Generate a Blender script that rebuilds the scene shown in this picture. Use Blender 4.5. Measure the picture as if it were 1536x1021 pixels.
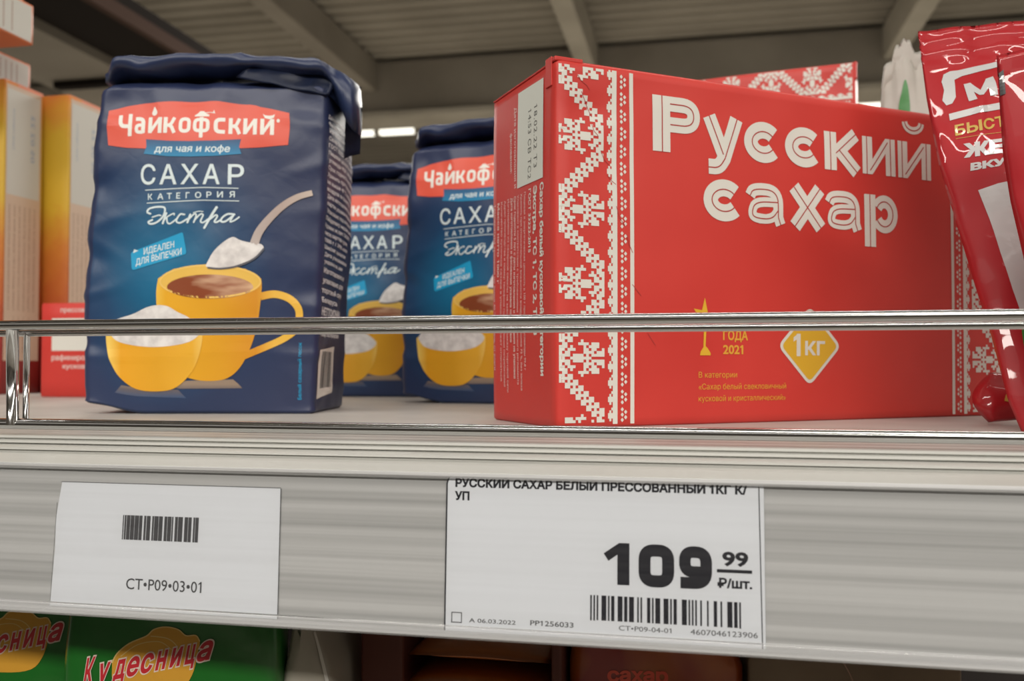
import bpy, bmesh, math, random
import numpy as np
from mathutils import Vector, Matrix, noise
from mathutils.geometry import delaunay_2d_cdt
for o in list(bpy.data.objects): bpy.data.objects.remove(o)
SC = bpy.context.scene; COL = SC.collection
PI = math.pi; rad = math.radians
MM = 0.001

# ------------------------------------------------------------------ camera, world, lights, exposure
cam = bpy.data.cameras.new('camera'); co = bpy.data.objects.new('camera', cam); COL.objects.link(co)
co.location = (0, 0, 0.0201); co.rotation_euler = (rad(91.6), 0, rad(11.5))
cam.sensor_width = 36; cam.lens = 36 * 1370 / 1536; cam.clip_start = 0.01; cam.clip_end = 200
cam.dof.use_dof = True; cam.dof.focus_distance = 0.27; cam.dof.aperture_fstop = 20
SC.camera = co
SC.view_settings.view_transform = 'Standard'; SC.view_settings.look = 'None'
SC.view_settings.gamma = 1; SC.view_settings.use_curve_mapping = False
SC.view_settings.exposure = -0.30
w = bpy.data.worlds.new('world'); SC.world = w; w.use_nodes = True
w.node_tree.nodes['Background'].inputs[0].default_value = (1.0, 0.94, 0.84, 1)
w.node_tree.nodes['Background'].inputs[1].default_value = 0.5
def area(name, loc, rot, sx, sy, power, color=(1, .955, .88)):
    l = bpy.data.lights.new(name, 'AREA'); l.shape = 'RECTANGLE'; l.size = sx; l.size_y = sy; l.energy = power; l.color = color
    o = bpy.data.objects.new(name, l); COL.objects.link(o); o.location = loc; o.rotation_euler = rot; return o
area('aisle_lamp_row', (0.9, -1.1, 2.7), (rad(12), 0, 0), 7, 0.14, 85)
area('aisle_lamp_row', (0.9, 2.2, 3.2), (0, 0, 0), 7, 0.14, 70)
area('aisle_lamp_row', (0.9, -3.0, 1.9), (rad(52), 0, 0), 7, 0.3, 190)
area('far_hall_lamps', (-1, 9, 3.1), (0, 0, 0), 18, 5, 2600)

# ------------------------------------------------------------------ helpers
def node_mat(name, color=(.5, .5, .5), rough=.5, metal=0, spec=.5, coat=0, coat_rough=.05):
    m = bpy.data.materials.new(name); m.use_nodes = True
    b = m.node_tree.nodes['Principled BSDF']
    b.inputs['Base Color'].default_value = (*color, 1); b.inputs['Roughness'].default_value = rough
    b.inputs['Metallic'].default_value = metal; b.inputs['Specular IOR Level'].default_value = spec
    b.inputs['Coat Weight'].default_value = coat; b.inputs['Coat Roughness'].default_value = coat_rough
    return m
def N(m, t, **kw):
    n = m.node_tree.nodes.new(t)
    for k, v in kw.items(): setattr(n, k, v)
    return n
def L(m, a, b): m.node_tree.links.new(a, b)
def add_bump(m, scale=60, strength=.2, dist=.001, detail=4, stretch=(1, 1, 1), coord='Object', kind='noise'):
    b = m.node_tree.nodes['Principled BSDF']
    tc = N(m, 'ShaderNodeTexCoord'); mp = N(m, 'ShaderNodeMapping'); mp.inputs['Scale'].default_value = stretch
    L(m, tc.outputs[coord], mp.inputs[0])
    if kind == 'noise':
        t = N(m, 'ShaderNodeTexNoise'); t.inputs['Scale'].default_value = scale; t.inputs['Detail'].default_value = detail
        out = t.outputs['Fac']
    else:
        t = N(m, 'ShaderNodeTexVoronoi'); t.feature = 'DISTANCE_TO_EDGE'; t.inputs['Scale'].default_value = scale; out = t.outputs['Distance']
    L(m, mp.outputs[0], t.inputs['Vector'])
    bp = N(m, 'ShaderNodeBump'); bp.inputs['Strength'].default_value = strength; bp.inputs['Distance'].default_value = dist
    L(m, out, bp.inputs['Height'])
    old = [l for l in m.node_tree.links if l.to_socket == b.inputs['Normal']]
    if old: L(m, old[0].from_socket, bp.inputs['Normal'])
    L(m, bp.outputs[0], b.inputs['Normal']); return m
def color_noise(m, c1, c2, scale=5, stretch=(1, 1, 1), lo=.35, hi=.65, detail=3, coord='Object'):
    b = m.node_tree.nodes['Principled BSDF']
    tc = N(m, 'ShaderNodeTexCoord'); mp = N(m, 'ShaderNodeMapping'); mp.inputs['Scale'].default_value = stretch
    L(m, tc.outputs[coord], mp.inputs[0])
    t = N(m, 'ShaderNodeTexNoise'); t.inputs['Scale'].default_value = scale; t.inputs['Detail'].default_value = detail
    L(m, mp.outputs[0], t.inputs['Vector'])
    r = N(m, 'ShaderNodeValToRGB'); r.color_ramp.elements[0].position = lo; r.color_ramp.elements[1].position = hi
    r.color_ramp.elements[0].color = (*c1, 1); r.color_ramp.elements[1].color = (*c2, 1)
    L(m, t.outputs['Fac'], r.inputs[0]); L(m, r.outputs[0], b.inputs['Base Color']); return m
def uv_ramp(m, stops, mode='y', center=(0, 0), scale=1.0, aniso=(1, 1), wob=0, wob_scale=8):
    """printed colour gradient over the artwork coordinates (UV map, 1 unit = 100 mm)"""
    b = m.node_tree.nodes['Principled BSDF']
    uv = N(m, 'ShaderNodeUVMap'); uv.uv_map = 'UVMap'
    mp = N(m, 'ShaderNodeMapping'); mp.vector_type = 'POINT'
    mp.inputs['Location'].default_value = (-center[0] * aniso[0], -center[1] * aniso[1], 0)
    mp.inputs['Scale'].default_value = (aniso[0], aniso[1], 0)
    L(m, uv.outputs[0], mp.inputs[0])
    if mode == 'r':
        ln = N(m, 'ShaderNodeVectorMath', operation='LENGTH'); L(m, mp.outputs[0], ln.inputs[0]); val = ln.outputs['Value']
    else:
        sp = N(m, 'ShaderNodeSeparateXYZ'); L(m, mp.outputs[0], sp.inputs[0]); val = sp.outputs['Y' if mode == 'y' else 'X']
    if wob:
        nz = N(m, 'ShaderNodeTexNoise'); nz.inputs['Scale'].default_value = wob_scale; nz.inputs['Detail'].default_value = 4; L(m, uv.outputs[0], nz.inputs['Vector'])
        ma = N(m, 'ShaderNodeMath', operation='MULTIPLY_ADD'); L(m, nz.outputs['Fac'], ma.inputs[0]); ma.inputs[1].default_value = wob
        L(m, val, ma.inputs[2]); val = ma.outputs[0]
    mu = N(m, 'ShaderNodeMath', operation='MULTIPLY'); L(m, val, mu.inputs[0]); mu.inputs[1].default_value = 1 / scale
    r = N(m, 'ShaderNodeValToRGB'); cr = r.color_ramp
    while len(cr.elements) > 2: cr.elements.remove(cr.elements[-1])
    cr.elements[0].position = stops[0][0]; cr.elements[0].color = (*stops[0][1], 1)
    cr.elements[1].position = stops[-1][0]; cr.elements[1].color = (*stops[-1][1], 1)
    for p, c in stops[1:-1]:
        e = cr.elements.new(p); e.color = (*c, 1)
    L(m, mu.outputs[0], r.inputs[0]); L(m, r.outputs[0], b.inputs['Base Color']); return m

def tag(o, label=None, cat=None, group=None, kind=None):
    if label: o['label'] = label
    if cat: o['category'] = cat
    if group: o['group'] = group
    if kind: o['kind'] = kind
    return o
def empty(name, loc=(0, 0, 0), rot=(0, 0, 0)):
    o = bpy.data.objects.new(name, None); COL.objects.link(o); o.location = loc; o.rotation_euler = rot; o.empty_display_size = .01; return o
def link(name, me, mat=None, parent=None, smooth=False):
    o = bpy.data.objects.new(name, me); COL.objects.link(o)
    if mat: me.materials.append(mat)
    if parent: o.parent = parent
    if smooth:
        for p in me.polygons: p.use_smooth = True
    return o
def bm_obj(name, bm, mat=None, parent=None, smooth=False):
    me = bpy.data.meshes.new(name); bm.to_mesh(me); bm.free(); return link(name, me, mat, parent, smooth)
def bx(bm, x0, x1, y0, y1, z0, z1, bev=0, seg=2):
    r = bmesh.ops.create_cube(bm, size=1); vs = r['verts']
    bmesh.ops.scale(bm, vec=(x1 - x0, y1 - y0, z1 - z0), verts=vs)
    bmesh.ops.translate(bm, vec=((x0 + x1) / 2, (y0 + y1) / 2, (z0 + z1) / 2), verts=vs)
    if bev:
        es = list({e for v in vs for e in v.link_edges})
        bmesh.ops.bevel(bm, geom=es, offset=bev, segments=seg, affect='EDGES', profile=.5)
def box_obj(name, dims, mat, parent=None, bev=0):
    bm = bmesh.new(); bx(bm, *dims, bev=bev); return bm_obj(name, bm, mat, parent, False)
def tube(bm, pts, r, seg=16):
    pts = [Vector(p) for p in pts]; rings = []
    for i, p in enumerate(pts):
        d = (pts[min(i + 1, len(pts) - 1)] - pts[max(i - 1, 0)]).normalized()
        a = Vector((0, 0, 1)) if abs(d.z) < .9 else Vector((1, 0, 0))
        u = d.cross(a).normalized(); v = d.cross(u).normalized()
        rings.append([bm.verts.new(p + (u * math.cos(2 * PI * k / seg) + v * math.sin(2 * PI * k / seg)) * r) for k in range(seg)])
    for a, b in zip(rings, rings[1:]):
        for k in range(seg): bm.faces.new((a[k], a[(k + 1) % seg], b[(k + 1) % seg], b[k]))
    bm.faces.new(rings[0]); bm.faces.new(rings[-1][::-1])
def extrude_profile(name, prof, x0, x1, mat, parent=None, nx=1):
    """closed (y,z) profile extruded along x"""
    bm = bmesh.new(); rings = []
    for i in range(nx + 1):
        x = x0 + (x1 - x0) * i / nx; rings.append([bm.verts.new((x, y, z)) for y, z in prof])
    n = len(prof)
    for a, b in zip(rings, rings[1:]):
        for k in range(n): bm.faces.new((a[k], b[k], b[(k + 1) % n], a[(k + 1) % n]))
    bm.faces.new(rings[0]); bm.faces.new(rings[-1][::-1])
    bmesh.ops.recalc_face_normals(bm, faces=bm.faces)
    return bm_obj(name, bm, mat, parent)
def copy_tree(o, parent=None):
    c = o.copy(); COL.objects.link(c); c.parent = parent
    for ch in [x for x in KIDS.get(o.name, [])]: copy_tree(bpy.data.objects[ch], c)
    return c
KIDS = {}
def index_kids():
    KIDS.clear()
    for o in COL.objects:
        if o.parent: KIDS.setdefault(o.parent.name, []).append(o.name)

def smoothstep(a, b, x):
    t = max(0, min(1, (x - a) / (b - a))); return t * t * (3 - 2 * t)
def interp(tab, x):
    if x <= tab[0][0]: return tab[0][1]
    for (a, u), (b, v) in zip(tab, tab[1:]):
        if x <= b:
            f = (x - a) / (b - a); return u + (v - u) * f
    return tab[-1][1]
def lines(n, a, b): return [a + (b - a) * i / n for i in range(n + 1)]

# ------------------------------------------------------------------ flat artwork laid onto surfaces
FONT_CACHE = {}
def winding_fill(P, E, eps=1e-6):
    """non-zero winding fill of directed closed outlines: clean triangles, overlaps merged"""
    vs, _, fs, _, _, _ = delaunay_2d_cdt([Vector(p) for p in P], [tuple(map(int, e)) for e in E], [], 0, eps)
    P = np.array(P); E = np.array(E); V = np.array([tuple(v) for v in vs]); F = np.array([f for f in fs if len(f) == 3]); C = V[F].mean(1)
    A = P[E[:, 0]]; B = P[E[:, 1]]; keep = []
    for c in range(0, len(C), 1500):
        cx, cy = C[c:c + 1500, 0][:, None], C[c:c + 1500, 1][:, None]
        ax, ay, bx_, by = A[:, 0][None], A[:, 1][None], B[:, 0][None], B[:, 1][None]
        Lr = (bx_ - ax) * (cy - ay) - (cx - ax) * (by - ay)
        wn = ((ay <= cy) & (by > cy) & (Lr > 0)).sum(1) - ((ay > cy) & (by <= cy) & (Lr < 0)).sum(1); keep.append(wn != 0)
    F = F[np.concatenate(keep)]
    return [tuple(v) for v in V], [tuple(map(int, f)) for f in F]
def text_geo(body, bold=0.0, shear=0.0, space=1.0):
    key = (body, bold, shear, space)
    if key not in FONT_CACHE:
        c = bpy.data.curves.new('lettering', 'FONT'); c.body = body; c.resolution_u = 3; c.fill_mode = 'NONE'; c.space_character = space
        o = bpy.data.objects.new('lettering', c); me = o.to_mesh()
        P = [(v.co.x, v.co.y) for v in me.vertices]; ed = [tuple(e.vertices) for e in me.edges]
        o.to_mesh_clear(); bpy.data.objects.remove(o); bpy.data.curves.remove(c)
        nxt = {a: b for a, b in ed}; seen = set(); loops = []
        for a in nxt:
            if a in seen: continue
            lp = []; q = a
            while q in nxt and q not in seen: seen.add(q); lp.append(q); q = nxt[q]
            pts = []
            for k in lp:
                if not pts or (Vector(P[k]) - Vector(pts[-1])).length > 1e-5: pts.append(P[k])
            if len(pts) > 2: loops.append(pts)
        sg = 1
        def area2(l): return sum(p[0] * q[1] - q[0] * p[1] for p, q in zip(l, l[1:] + l[:1]))
        boxes = [(min(p[0] for p in l), max(p[0] for p in l), min(p[1] for p in l), max(p[1] for p in l)) for l in loops]
        def inside(pt, l):
            c_ = False
            for p, q in zip(l, l[1:] + l[:1]):
                if (p[1] > pt[1]) != (q[1] > pt[1]) and pt[0] < (q[0] - p[0]) * (pt[1] - p[1]) / (q[1] - p[1]) + p[0]: c_ = not c_
            return c_
        flips = []
        for i, l in enumerate(loops):      # each font keeps its own outline direction: turn all glyphs counter-clockwise outside
            x, y = l[0]; root = i; big = abs(area2(l))
            for k, m_ in enumerate(loops):
                if k != i and abs(area2(m_)) > big and boxes[k][0] <= x <= boxes[k][1] and boxes[k][2] <= y <= boxes[k][3] and inside((x, y), m_): root = k; big = abs(area2(m_))
            flips.append(area2(loops[root]) < 0)
        for l, fl in zip(loops, flips):
            if fl: l.reverse()
        V, E = [], []
        for l in loops:
            n = len(l); b0 = len(V)
            for i in range(n):
                a_, p, b_ = Vector(l[i - 1]), Vector(l[i]), Vector(l[(i + 1) % n]); d1 = (p - a_).normalized(); d2 = (b_ - p).normalized()
                n1 = Vector((d1.y, -d1.x)) * sg; n2 = Vector((d2.y, -d2.x)) * sg; m_ = n1 + n2
                m_ = m_.normalized() if m_.length > 1e-4 else n1
                k = 1 / max(.55, m_.dot(n1)); q = p + m_ * bold * k; V.append((q.x + shear * q.y, q.y))
            E += [(b0 + i, b0 + (i + 1) % n) for i in range(n)]
        if bold >= 0 and '1' in body:
            wb = .075 + 2 * bold; h = .694 + bold
            for i, ch in enumerate(body):
                if ch == '1':
                    pre = text_x1(body[:i + 1], space); xr = pre + bold; b0 = len(V)
                    fl = [(xr - wb * .6, h), (xr - wb - .15, h - .13), (xr - wb - .15, h - .14 - wb), (xr - wb * .6, h - .02 - wb)]
                    if sg < 0: fl = fl
                    ar_ = sum(p[0] * q[1] - q[0] * p[1] for p, q in zip(fl, fl[1:] + fl[:1]))
                    if ar_ * sg < 0: fl = fl[::-1]
                    V += [(x + shear * y, y) for x, y in fl]; E += [(b0, b0 + 1), (b0 + 1, b0 + 2), (b0 + 2, b0 + 3), (b0 + 3, b0)]
        FONT_CACHE[key] = winding_fill(V, E) if V else ([], [])
    return FONT_CACHE[key]
def text_x1(body, space):
    c = bpy.data.curves.new('lettering', 'FONT'); c.body = body; c.resolution_u = 1; c.fill_mode = 'NONE'; c.space_character = space
    o = bpy.data.objects.new('lettering', c); me = o.to_mesh(); x = max(v.co.x for v in me.vertices)
    o.to_mesh_clear(); bpy.data.objects.remove(o); bpy.data.curves.remove(c); return x
CAP = {}
def cap_h(bold):
    if bold not in CAP:
        vs, _ = text_geo('Н', bold); CAP[bold] = max(v[1] for v in vs) - bold
    return CAP[bold]
def rounded(pts, closed=False, n=5):
    """points (x,y) or (x,y,r): corners with r are rounded"""
    out = []; m = len(pts)
    for i, p in enumerate(pts):
        r = p[2] if len(p) > 2 else 0
        if r == 0 or (not closed and i in (0, m - 1)): out.append((p[0], p[1])); continue
        P = Vector(p[:2]); A = Vector(pts[i - 1][:2]); B = Vector(pts[(i + 1) % m][:2])
        da = (A - P); db = (B - P); ra = min(r, da.length * .5); rb = min(r, db.length * .5)
        a = P + da.normalized() * ra; b = P + db.normalized() * rb
        for k in range(n + 1):
            t = k / n; q = a * (1 - t) ** 2 + P * 2 * t * (1 - t) + b * t * t; out.append((q.x, q.y))
    return out
def arc(cx, cy, rx, ry, a0, a1, n=20):
    return [(cx + rx * math.cos(rad(a0 + (a1 - a0) * i / n)), cy + ry * math.sin(rad(a0 + (a1 - a0) * i / n))) for i in range(n + 1)]
def spline(pts, n=6):
    out = []; P = [pts[0]] + list(pts) + [pts[-1]]
    for i in range(1, len(P) - 2):
        p0, p1, p2, p3 = [Vector(q[:2]) for q in P[i - 1:i + 3]]
        for k in range(n):
            t = k / n
            q = .5 * ((2 * p1) + (p2 - p0) * t + (2 * p0 - 5 * p1 + 4 * p2 - p3) * t * t + (3 * p1 - p0 - 3 * p2 + p3) * t ** 3)
            out.append((q.x, q.y))
    out.append(tuple(pts[-1][:2])); return out
class Art:
    def __init__(self, xf=None): self.v = []; self.f = []; self.tv = []; self.tf = []; self.xf = xf or (lambda x, y: (x, y))
    def geo(self, vs, fs):
        b = len(self.v); self.v += [self.xf(*p) for p in vs]; self.f += [tuple(b + i for i in f) for f in fs]; return self
    def tgeo(self, vs, fs):
        b = len(self.tv); self.tv += [self.xf(*p) for p in vs]; self.tf += [tuple(b + i for i in f) for f in fs]; return self
    def poly(self, pts): return self.geo(pts, [tuple(range(len(pts)))])
    def rect(self, x0, y0, x1, y1): return self.poly([(x0, y0), (x1, y0), (x1, y1), (x0, y1)])
    def ell(self, cx, cy, rx, ry, n=32): return self.poly(arc(cx, cy, rx, ry, 0, 360 - 360 / n, n - 1))
    def stroke(self, pts, wd, off=0.0, closed=False, wd1=None, caps=False):
        P = [Vector(p[:2]) for p in pts]; P = [p for i, p in enumerate(P) if i == 0 or (p - P[i - 1]).length > 1e-6]
        if closed and (P[0] - P[-1]).length < 1e-6: P.pop()
        n = len(P); vs = []
        for i, p in enumerate(P):
            a = P[i - 1] if (i > 0 or closed) else None; b = P[(i + 1) % n] if (i < n - 1 or closed) else None
            d1 = (p - a).normalized() if a is not None else None; d2 = (b - p).normalized() if b is not None else None
            d = ((d1 or d2) + (d2 or d1)).normalized() if (d1 or d2) + (d2 or d1) != Vector((0, 0)) else d2
            nn = Vector((-d.y, d.x)); k = 1
            if d1 is not None and d2 is not None: k = 1 / max(.5, nn.dot(Vector((-d1.y, d1.x))))
            W = wd if wd1 is None else wd + (wd1 - wd) * i / (n - 1)
            q1 = p + nn * k * (W / 2 + off); q2 = p + nn * k * (-W / 2 + off)
            vs += [(q1.x, q1.y), (q2.x, q2.y)]
        fs = [(2 * i, 2 * i + 1, 2 * i + 3, 2 * i + 2) for i in range(n - 1)]
        if closed: fs.append((2 * n - 2, 2 * n - 1, 1, 0))
        self.geo(vs, fs)
        if caps and not closed:
            for e, W in ((P[0], wd), (P[-1], wd1 or wd)): self.ell(e.x, e.y, W / 2, W / 2, 12)
        return self
    def text(self, body, x0, y0, x1, cap, bold=0.0, shear=0.0, rot=0, space=1.0, flip=1):
        """fit: baseline (x0,y0), inked width to x1, capital height cap; rot in degrees about (x0,y0)"""
        vs, fs = text_geo(body, bold, shear, space)
        if not vs: return self
        xa = min(v[0] for v in vs); xb = max(v[0] for v in vs)
        sx = (x1 - x0) / (xb - xa); sy = cap / cap_h(bold) * flip
        c, s = math.cos(rad(rot)), math.sin(rad(rot))
        out = []
        for x, y in vs:
            X = (x - xa) * sx; Y = y * sy; out.append((x0 + X * c - Y * s, y0 + X * s + Y * c))
        return self.tgeo(out, fs)
    def make(self, name, surf, layer, mat, parent, grid=None, uvs=.01, base=.13, smooth=False, sgn=1):
        if len(self.f) > 1 or (self.f and len(self.f[0]) > 4):     # merge overlapping strokes into one clean sheet
            P, E = [], []
            for f in self.f:
                q = [self.v[i] for i in f]; q = [p for i, p in enumerate(q) if abs(p[0] - q[i - 1][0]) + abs(p[1] - q[i - 1][1]) > 1e-6]
                if len(q) < 3: continue
                if sum(p[0] * r[1] - r[0] * p[1] for p, r in zip(q, q[1:] + q[:1])) < 0: q = q[::-1]
                b = len(P); P += q; E += [(b + i, b + (i + 1) % len(q)) for i in range(len(q))]
            fv, ff = winding_fill(P, E, 1e-4)
        else: fv, ff = self.v, self.f
        off = len(fv); fv = list(fv) + self.tv; ff = list(ff) + [tuple(i + off for i in f) for f in self.tf]
        bm = bmesh.new(); V = [bm.verts.new((x, y, 0)) for x, y in fv]
        for f in ff:
            try: bm.faces.new([V[i] for i in f])
            except ValueError: pass
        ng = [f for f in bm.faces if len(f.verts) > 4]
        if ng: bmesh.ops.triangulate(bm, faces=ng, ngon_method='EAR_CLIP')
        if grid:
            for ax in (0, 1):
                g = grid if not isinstance(grid, tuple) else grid[ax]
                c = [v.co[ax] for v in bm.verts]; lo, hi = min(c), max(c); k = math.ceil(lo / g + 1e-6)
                nrm = (1, 0, 0) if ax == 0 else (0, 1, 0)
                while k * g < hi - 1e-6:
                    p = (k * g, 0, 0) if ax == 0 else (0, k * g, 0)
                    bmesh.ops.bisect_plane(bm, geom=bm.verts[:] + bm.edges[:] + bm.faces[:], plane_co=p, plane_no=nrm, dist=1e-5); k += 1
        uvl = bm.loops.layers.uv.new('UVMap')
        for f in bm.faces:
            for l in f.loops: l[uvl].uv = (l.vert.co.x * uvs, l.vert.co.y * uvs)
        h = base + layer * .05; loose = [v for v in bm.verts if not v.link_faces]
        if loose: bmesh.ops.delete(bm, geom=loose, context='VERTS')
        for v in bm.verts:
            s, t = v.co.x, v.co.y; p = surf(s, t)
            e = .4; ds = surf(s + e, t) - surf(s - e, t); dt = surf(s, t + e) - surf(s, t - e)
            n = ds.cross(dt).normalized(); v.co = (p + n * h * sgn) * MM
        bmesh.ops.recalc_face_normals(bm, faces=bm.faces)
        return bm_obj(name, bm, mat, parent, smooth)
def flat(o, u, v):
    o, u, v = Vector(o), Vector(u), Vector(v); return lambda s, t: o + u * s + v * t

# ------------------------------------------------------------------ materials
M = {}
M['chrome'] = node_mat('polished_chrome', (.66, .66, .66), .13, 1)
add_bump(M['chrome'], 60, .015, .0003, stretch=(.3, 1, 1))
M['shelf_paint'] = node_mat('pale_powder_coat', (.62, .60, .56), .45)
color_noise(M['shelf_paint'], (.42, .40, .375), (.54, .52, .485), 25, lo=.3, hi=.7); add_bump(M['shelf_paint'], 900, .15, .0003)
M['rail_plastic'] = node_mat('cream_rail_plastic', (.66, .65, .60), .35)
color_noise(M['rail_plastic'], (.40, .395, .37), (.50, .495, .465), 60, (.04, 1, 1)); add_bump(M['rail_plastic'], 600, .12, .0003, stretch=(.05, 1, 1))
M['backing'] = node_mat('grey_rail_backing', (.42, .42, .41), .5)
color_noise(M['backing'], (.34, .34, .335), (.56, .56, .555), 420, (.004, 1, 1), lo=.28, hi=.62, detail=6)
def glassy(name, tint=(1, 1, 1), gloss=1.0, grime=.05, grime_col=(.8, .8, .8), rough=.08):
    m = bpy.data.materials.new(name); m.use_nodes = True; nt = m.node_tree; nt.nodes.clear()
    out = N(m, 'ShaderNodeOutputMaterial'); tr = N(m, 'ShaderNodeBsdfTransparent'); tr.inputs[0].default_value = (*tint, 1)
    gl = N(m, 'ShaderNodeBsdfGlossy'); gl.inputs['Roughness'].default_value = rough
    df = N(m, 'ShaderNodeBsdfDiffuse'); df.inputs[0].default_value = (*grime_col, 1)
    fr = N(m, 'ShaderNodeFresnel'); fr.inputs[0].default_value = 1.3 + .15 * gloss
    tc = N(m, 'ShaderNodeTexCoord'); mp = N(m, 'ShaderNodeMapping'); mp.inputs['Scale'].default_value = (.008, 1, 1); L(m, tc.outputs['Object'], mp.inputs[0])
    nz = N(m, 'ShaderNodeTexNoise'); nz.inputs['Scale'].default_value = 420; nz.inputs['Detail'].default_value = 5; L(m, mp.outputs[0], nz.inputs['Vector'])
    mr = N(m, 'ShaderNodeMapRange'); mr.inputs[1].default_value = .35; mr.inputs[2].default_value = .75; mr.inputs[3].default_value = grime * .2; mr.inputs[4].default_value = grime * 2
    L(m, nz.outputs['Fac'], mr.inputs[0])
    bp = N(m, 'ShaderNodeBump'); bp.inputs['Strength'].default_value = .35; bp.inputs['Distance'].default_value = .0004; L(m, nz.outputs['Fac'], bp.inputs['Height']); L(m, bp.outputs[0], gl.inputs['Normal'])
    m1 = N(m, 'ShaderNodeMixShader'); L(m, mr.outputs[0], m1.inputs[0]); L(m, tr.outputs[0], m1.inputs[1]); L(m, df.outputs[0], m1.inputs[2])
    m2 = N(m, 'ShaderNodeMixShader'); L(m, fr.outputs[0], m2.inputs[0]); L(m, m1.outputs[0], m2.inputs[1]); L(m, gl.outputs[0], m2.inputs[2])
    L(m, m2.outputs[0], out.inputs[0]); return m
M['cover'] = glassy('clear_rail_cover', grime=.018, grime_col=(.6, .6, .6), gloss=-.4)
M['lip'] = glassy('frosted_rail_lip', grime=.32, grime_col=(.85, .85, .86), rough=.15)
M['tag_paper'] = node_mat('price_tag_paper', (.76, .785, .83), .6); add_bump(M['tag_paper'], 60, .1, .0004)
M['tag_ink'] = node_mat('black_thermal_print', (.012, .012, .018), .85, spec=.15)
M['grey_ink'] = node_mat('grey_print', (.07, .07, .075), .8, spec=.2)
M['box_red'] = node_mat('red_carton_print', (.62, .045, .035), .42, spec=.4); add_bump(M['box_red'], 60, .12, .0006, detail=6); add_bump(M['box_red'], 1400, .08, .0002)
color_noise(M['box_red'], (.55, .038, .030), (.64, .054, .042), 12)
M['box_white'] = node_mat('white_carton_print', (.70, .68, .62), .5)
M['inline_red'] = node_mat('dark_red_inline', (.40, .035, .03), .5)
M['sticker'] = node_mat('pale_date_field', (.66, .68, .62), .55)
M['ink_dots'] = node_mat('dotted_date_ink', (.10, .10, .09), .6)
M['side_text'] = node_mat('pale_pink_small_print', (.72, .50, .46), .5)
M['gold_print'] = node_mat('golden_yellow_print', (.72, .42, .03), .45)
M['gold_text'] = node_mat('amber_small_print', (.72, .36, .04), .5)
M['bag'] = node_mat('navy_coated_paper', (.03, .05, .15), .40, spec=.5)
uv_ramp(M['bag'], [(0, (.004, .17, .33)), (.25, (.006, .12, .25)), (.5, (.012, .055, .14)), (.75, (.018, .034, .095)), (1, (.022, .032, .085))], 'r', (.34, .60), .78, (1.15, .9), wob=.12, wob_scale=3)
add_bump(M['bag'], 45, .25, .0010, detail=5); add_bump(M['bag'], 130, .18, .0005, kind='v')
M['bag_plain'] = node_mat('navy_paper_top', (.020, .032, .085), .36, spec=.5); add_bump(M['bag_plain'], 60, .5, .0015, detail=6)
M['bag_side_text'] = node_mat('white_side_print', (.80, .82, .84), .45)
M['logo_red'] = node_mat('coral_red_print', (.72, .085, .045), .42)
M['white_print'] = node_mat('white_print', (.80, .78, .72), .45)
M['pale_print'] = node_mat('pale_blue_white_print', (.66, .76, .78), .45)
M['ribbon_blue'] = node_mat('ribbon_blue_print', (.02, .2, .45), .45); uv_ramp(M['ribbon_blue'], [(0, (.01, .23, .45)), (1, (.015, .05, .15))], 'y', (0, 1.085), .075)
M['cyan_print'] = node_mat('cyan_tab_print', (.01, .33, .60), .42)
M['cup'] = node_mat('yellow_cup_print', (.75, .4, .02), .42); uv_ramp(M['cup'], [(0, (.88, .56, .08)), (.10, (.80, .40, .015)), (.55, (.72, .34, .012)), (.85, (.66, .27, .012)), (1, (.80, .47, .06))], 'x', (.29, 0), .50)
M['bowl'] = node_mat('yellow_bowl_print', (.75, .4, .02), .42); uv_ramp(M['bowl'], [(0, (.90, .60, .12)), (.12, (.78, .36, .012)), (.5, (.74, .36, .015)), (.85, (.80, .42, .03)), (1, (.90, .62, .16))], 'x', (.095, 0), .42)
M['cup_in'] = node_mat('cup_inside_print', (.80, .50, .09), .42)
M['cup_rim'] = node_mat('cup_rim_print', (.86, .56, .14), .42)
M['tea'] = node_mat('tea_print', (.35, .12, .04), .42); color_noise(M['tea'], (.25, .055, .015), (.66, .42, .26), 3.5, (1, 3.4, 1), lo=.42, hi=.62, detail=3, coord='UV'); 
M['sugar'] = node_mat('sugar_heap_print', (.74, .72, .70), .5); color_noise(M['sugar'], (.60, .57, .56), (.80, .77, .75), 22, coord='UV')
M['spoon'] = node_mat('spoon_print', (.42, .34, .30), .42); uv_ramp(M['spoon'], [(0, (.52, .47, .45)), (.5, (.42, .32, .28)), (1, (.60, .52, .44))], 'x', (.62, 0), .4)
M['spoon_dark'] = node_mat('spoon_shade_print', (.10, .10, .12), .42)
M['reflect'] = node_mat('cup_reflection_print', (.22, .17, .15), .42); uv_ramp(M['reflect'], [(.5, (.03, .08, .19)), (.8, (.13, .11, .12)), (1, (.30, .22, .16))], 'y', (0, 0), .125)
M['pouch'] = node_mat('crimson_film', (.40, .016, .022), .45, spec=.2, coat=.8, coat_rough=.03)
M['film_white'] = node_mat('white_film_print', (.56, .56, .56), .3, coat=1, coat_rough=.04)
M['film_gold'] = node_mat('gold_film_print', (.55, .36, .07), .35, coat=1, coat_rough=.05)
M['film_black'] = node_mat('black_seam_slot', (.012, .008, .008), .35, coat=1)
M['film_green'] = node_mat('green_leaf_print', (.035, .20, .035), .4)
M['white_film'] = node_mat('milky_film', (.42, .39, .35), .4, spec=.4)
add_bump(M['white_film'], 60, .5, .0015)

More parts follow.
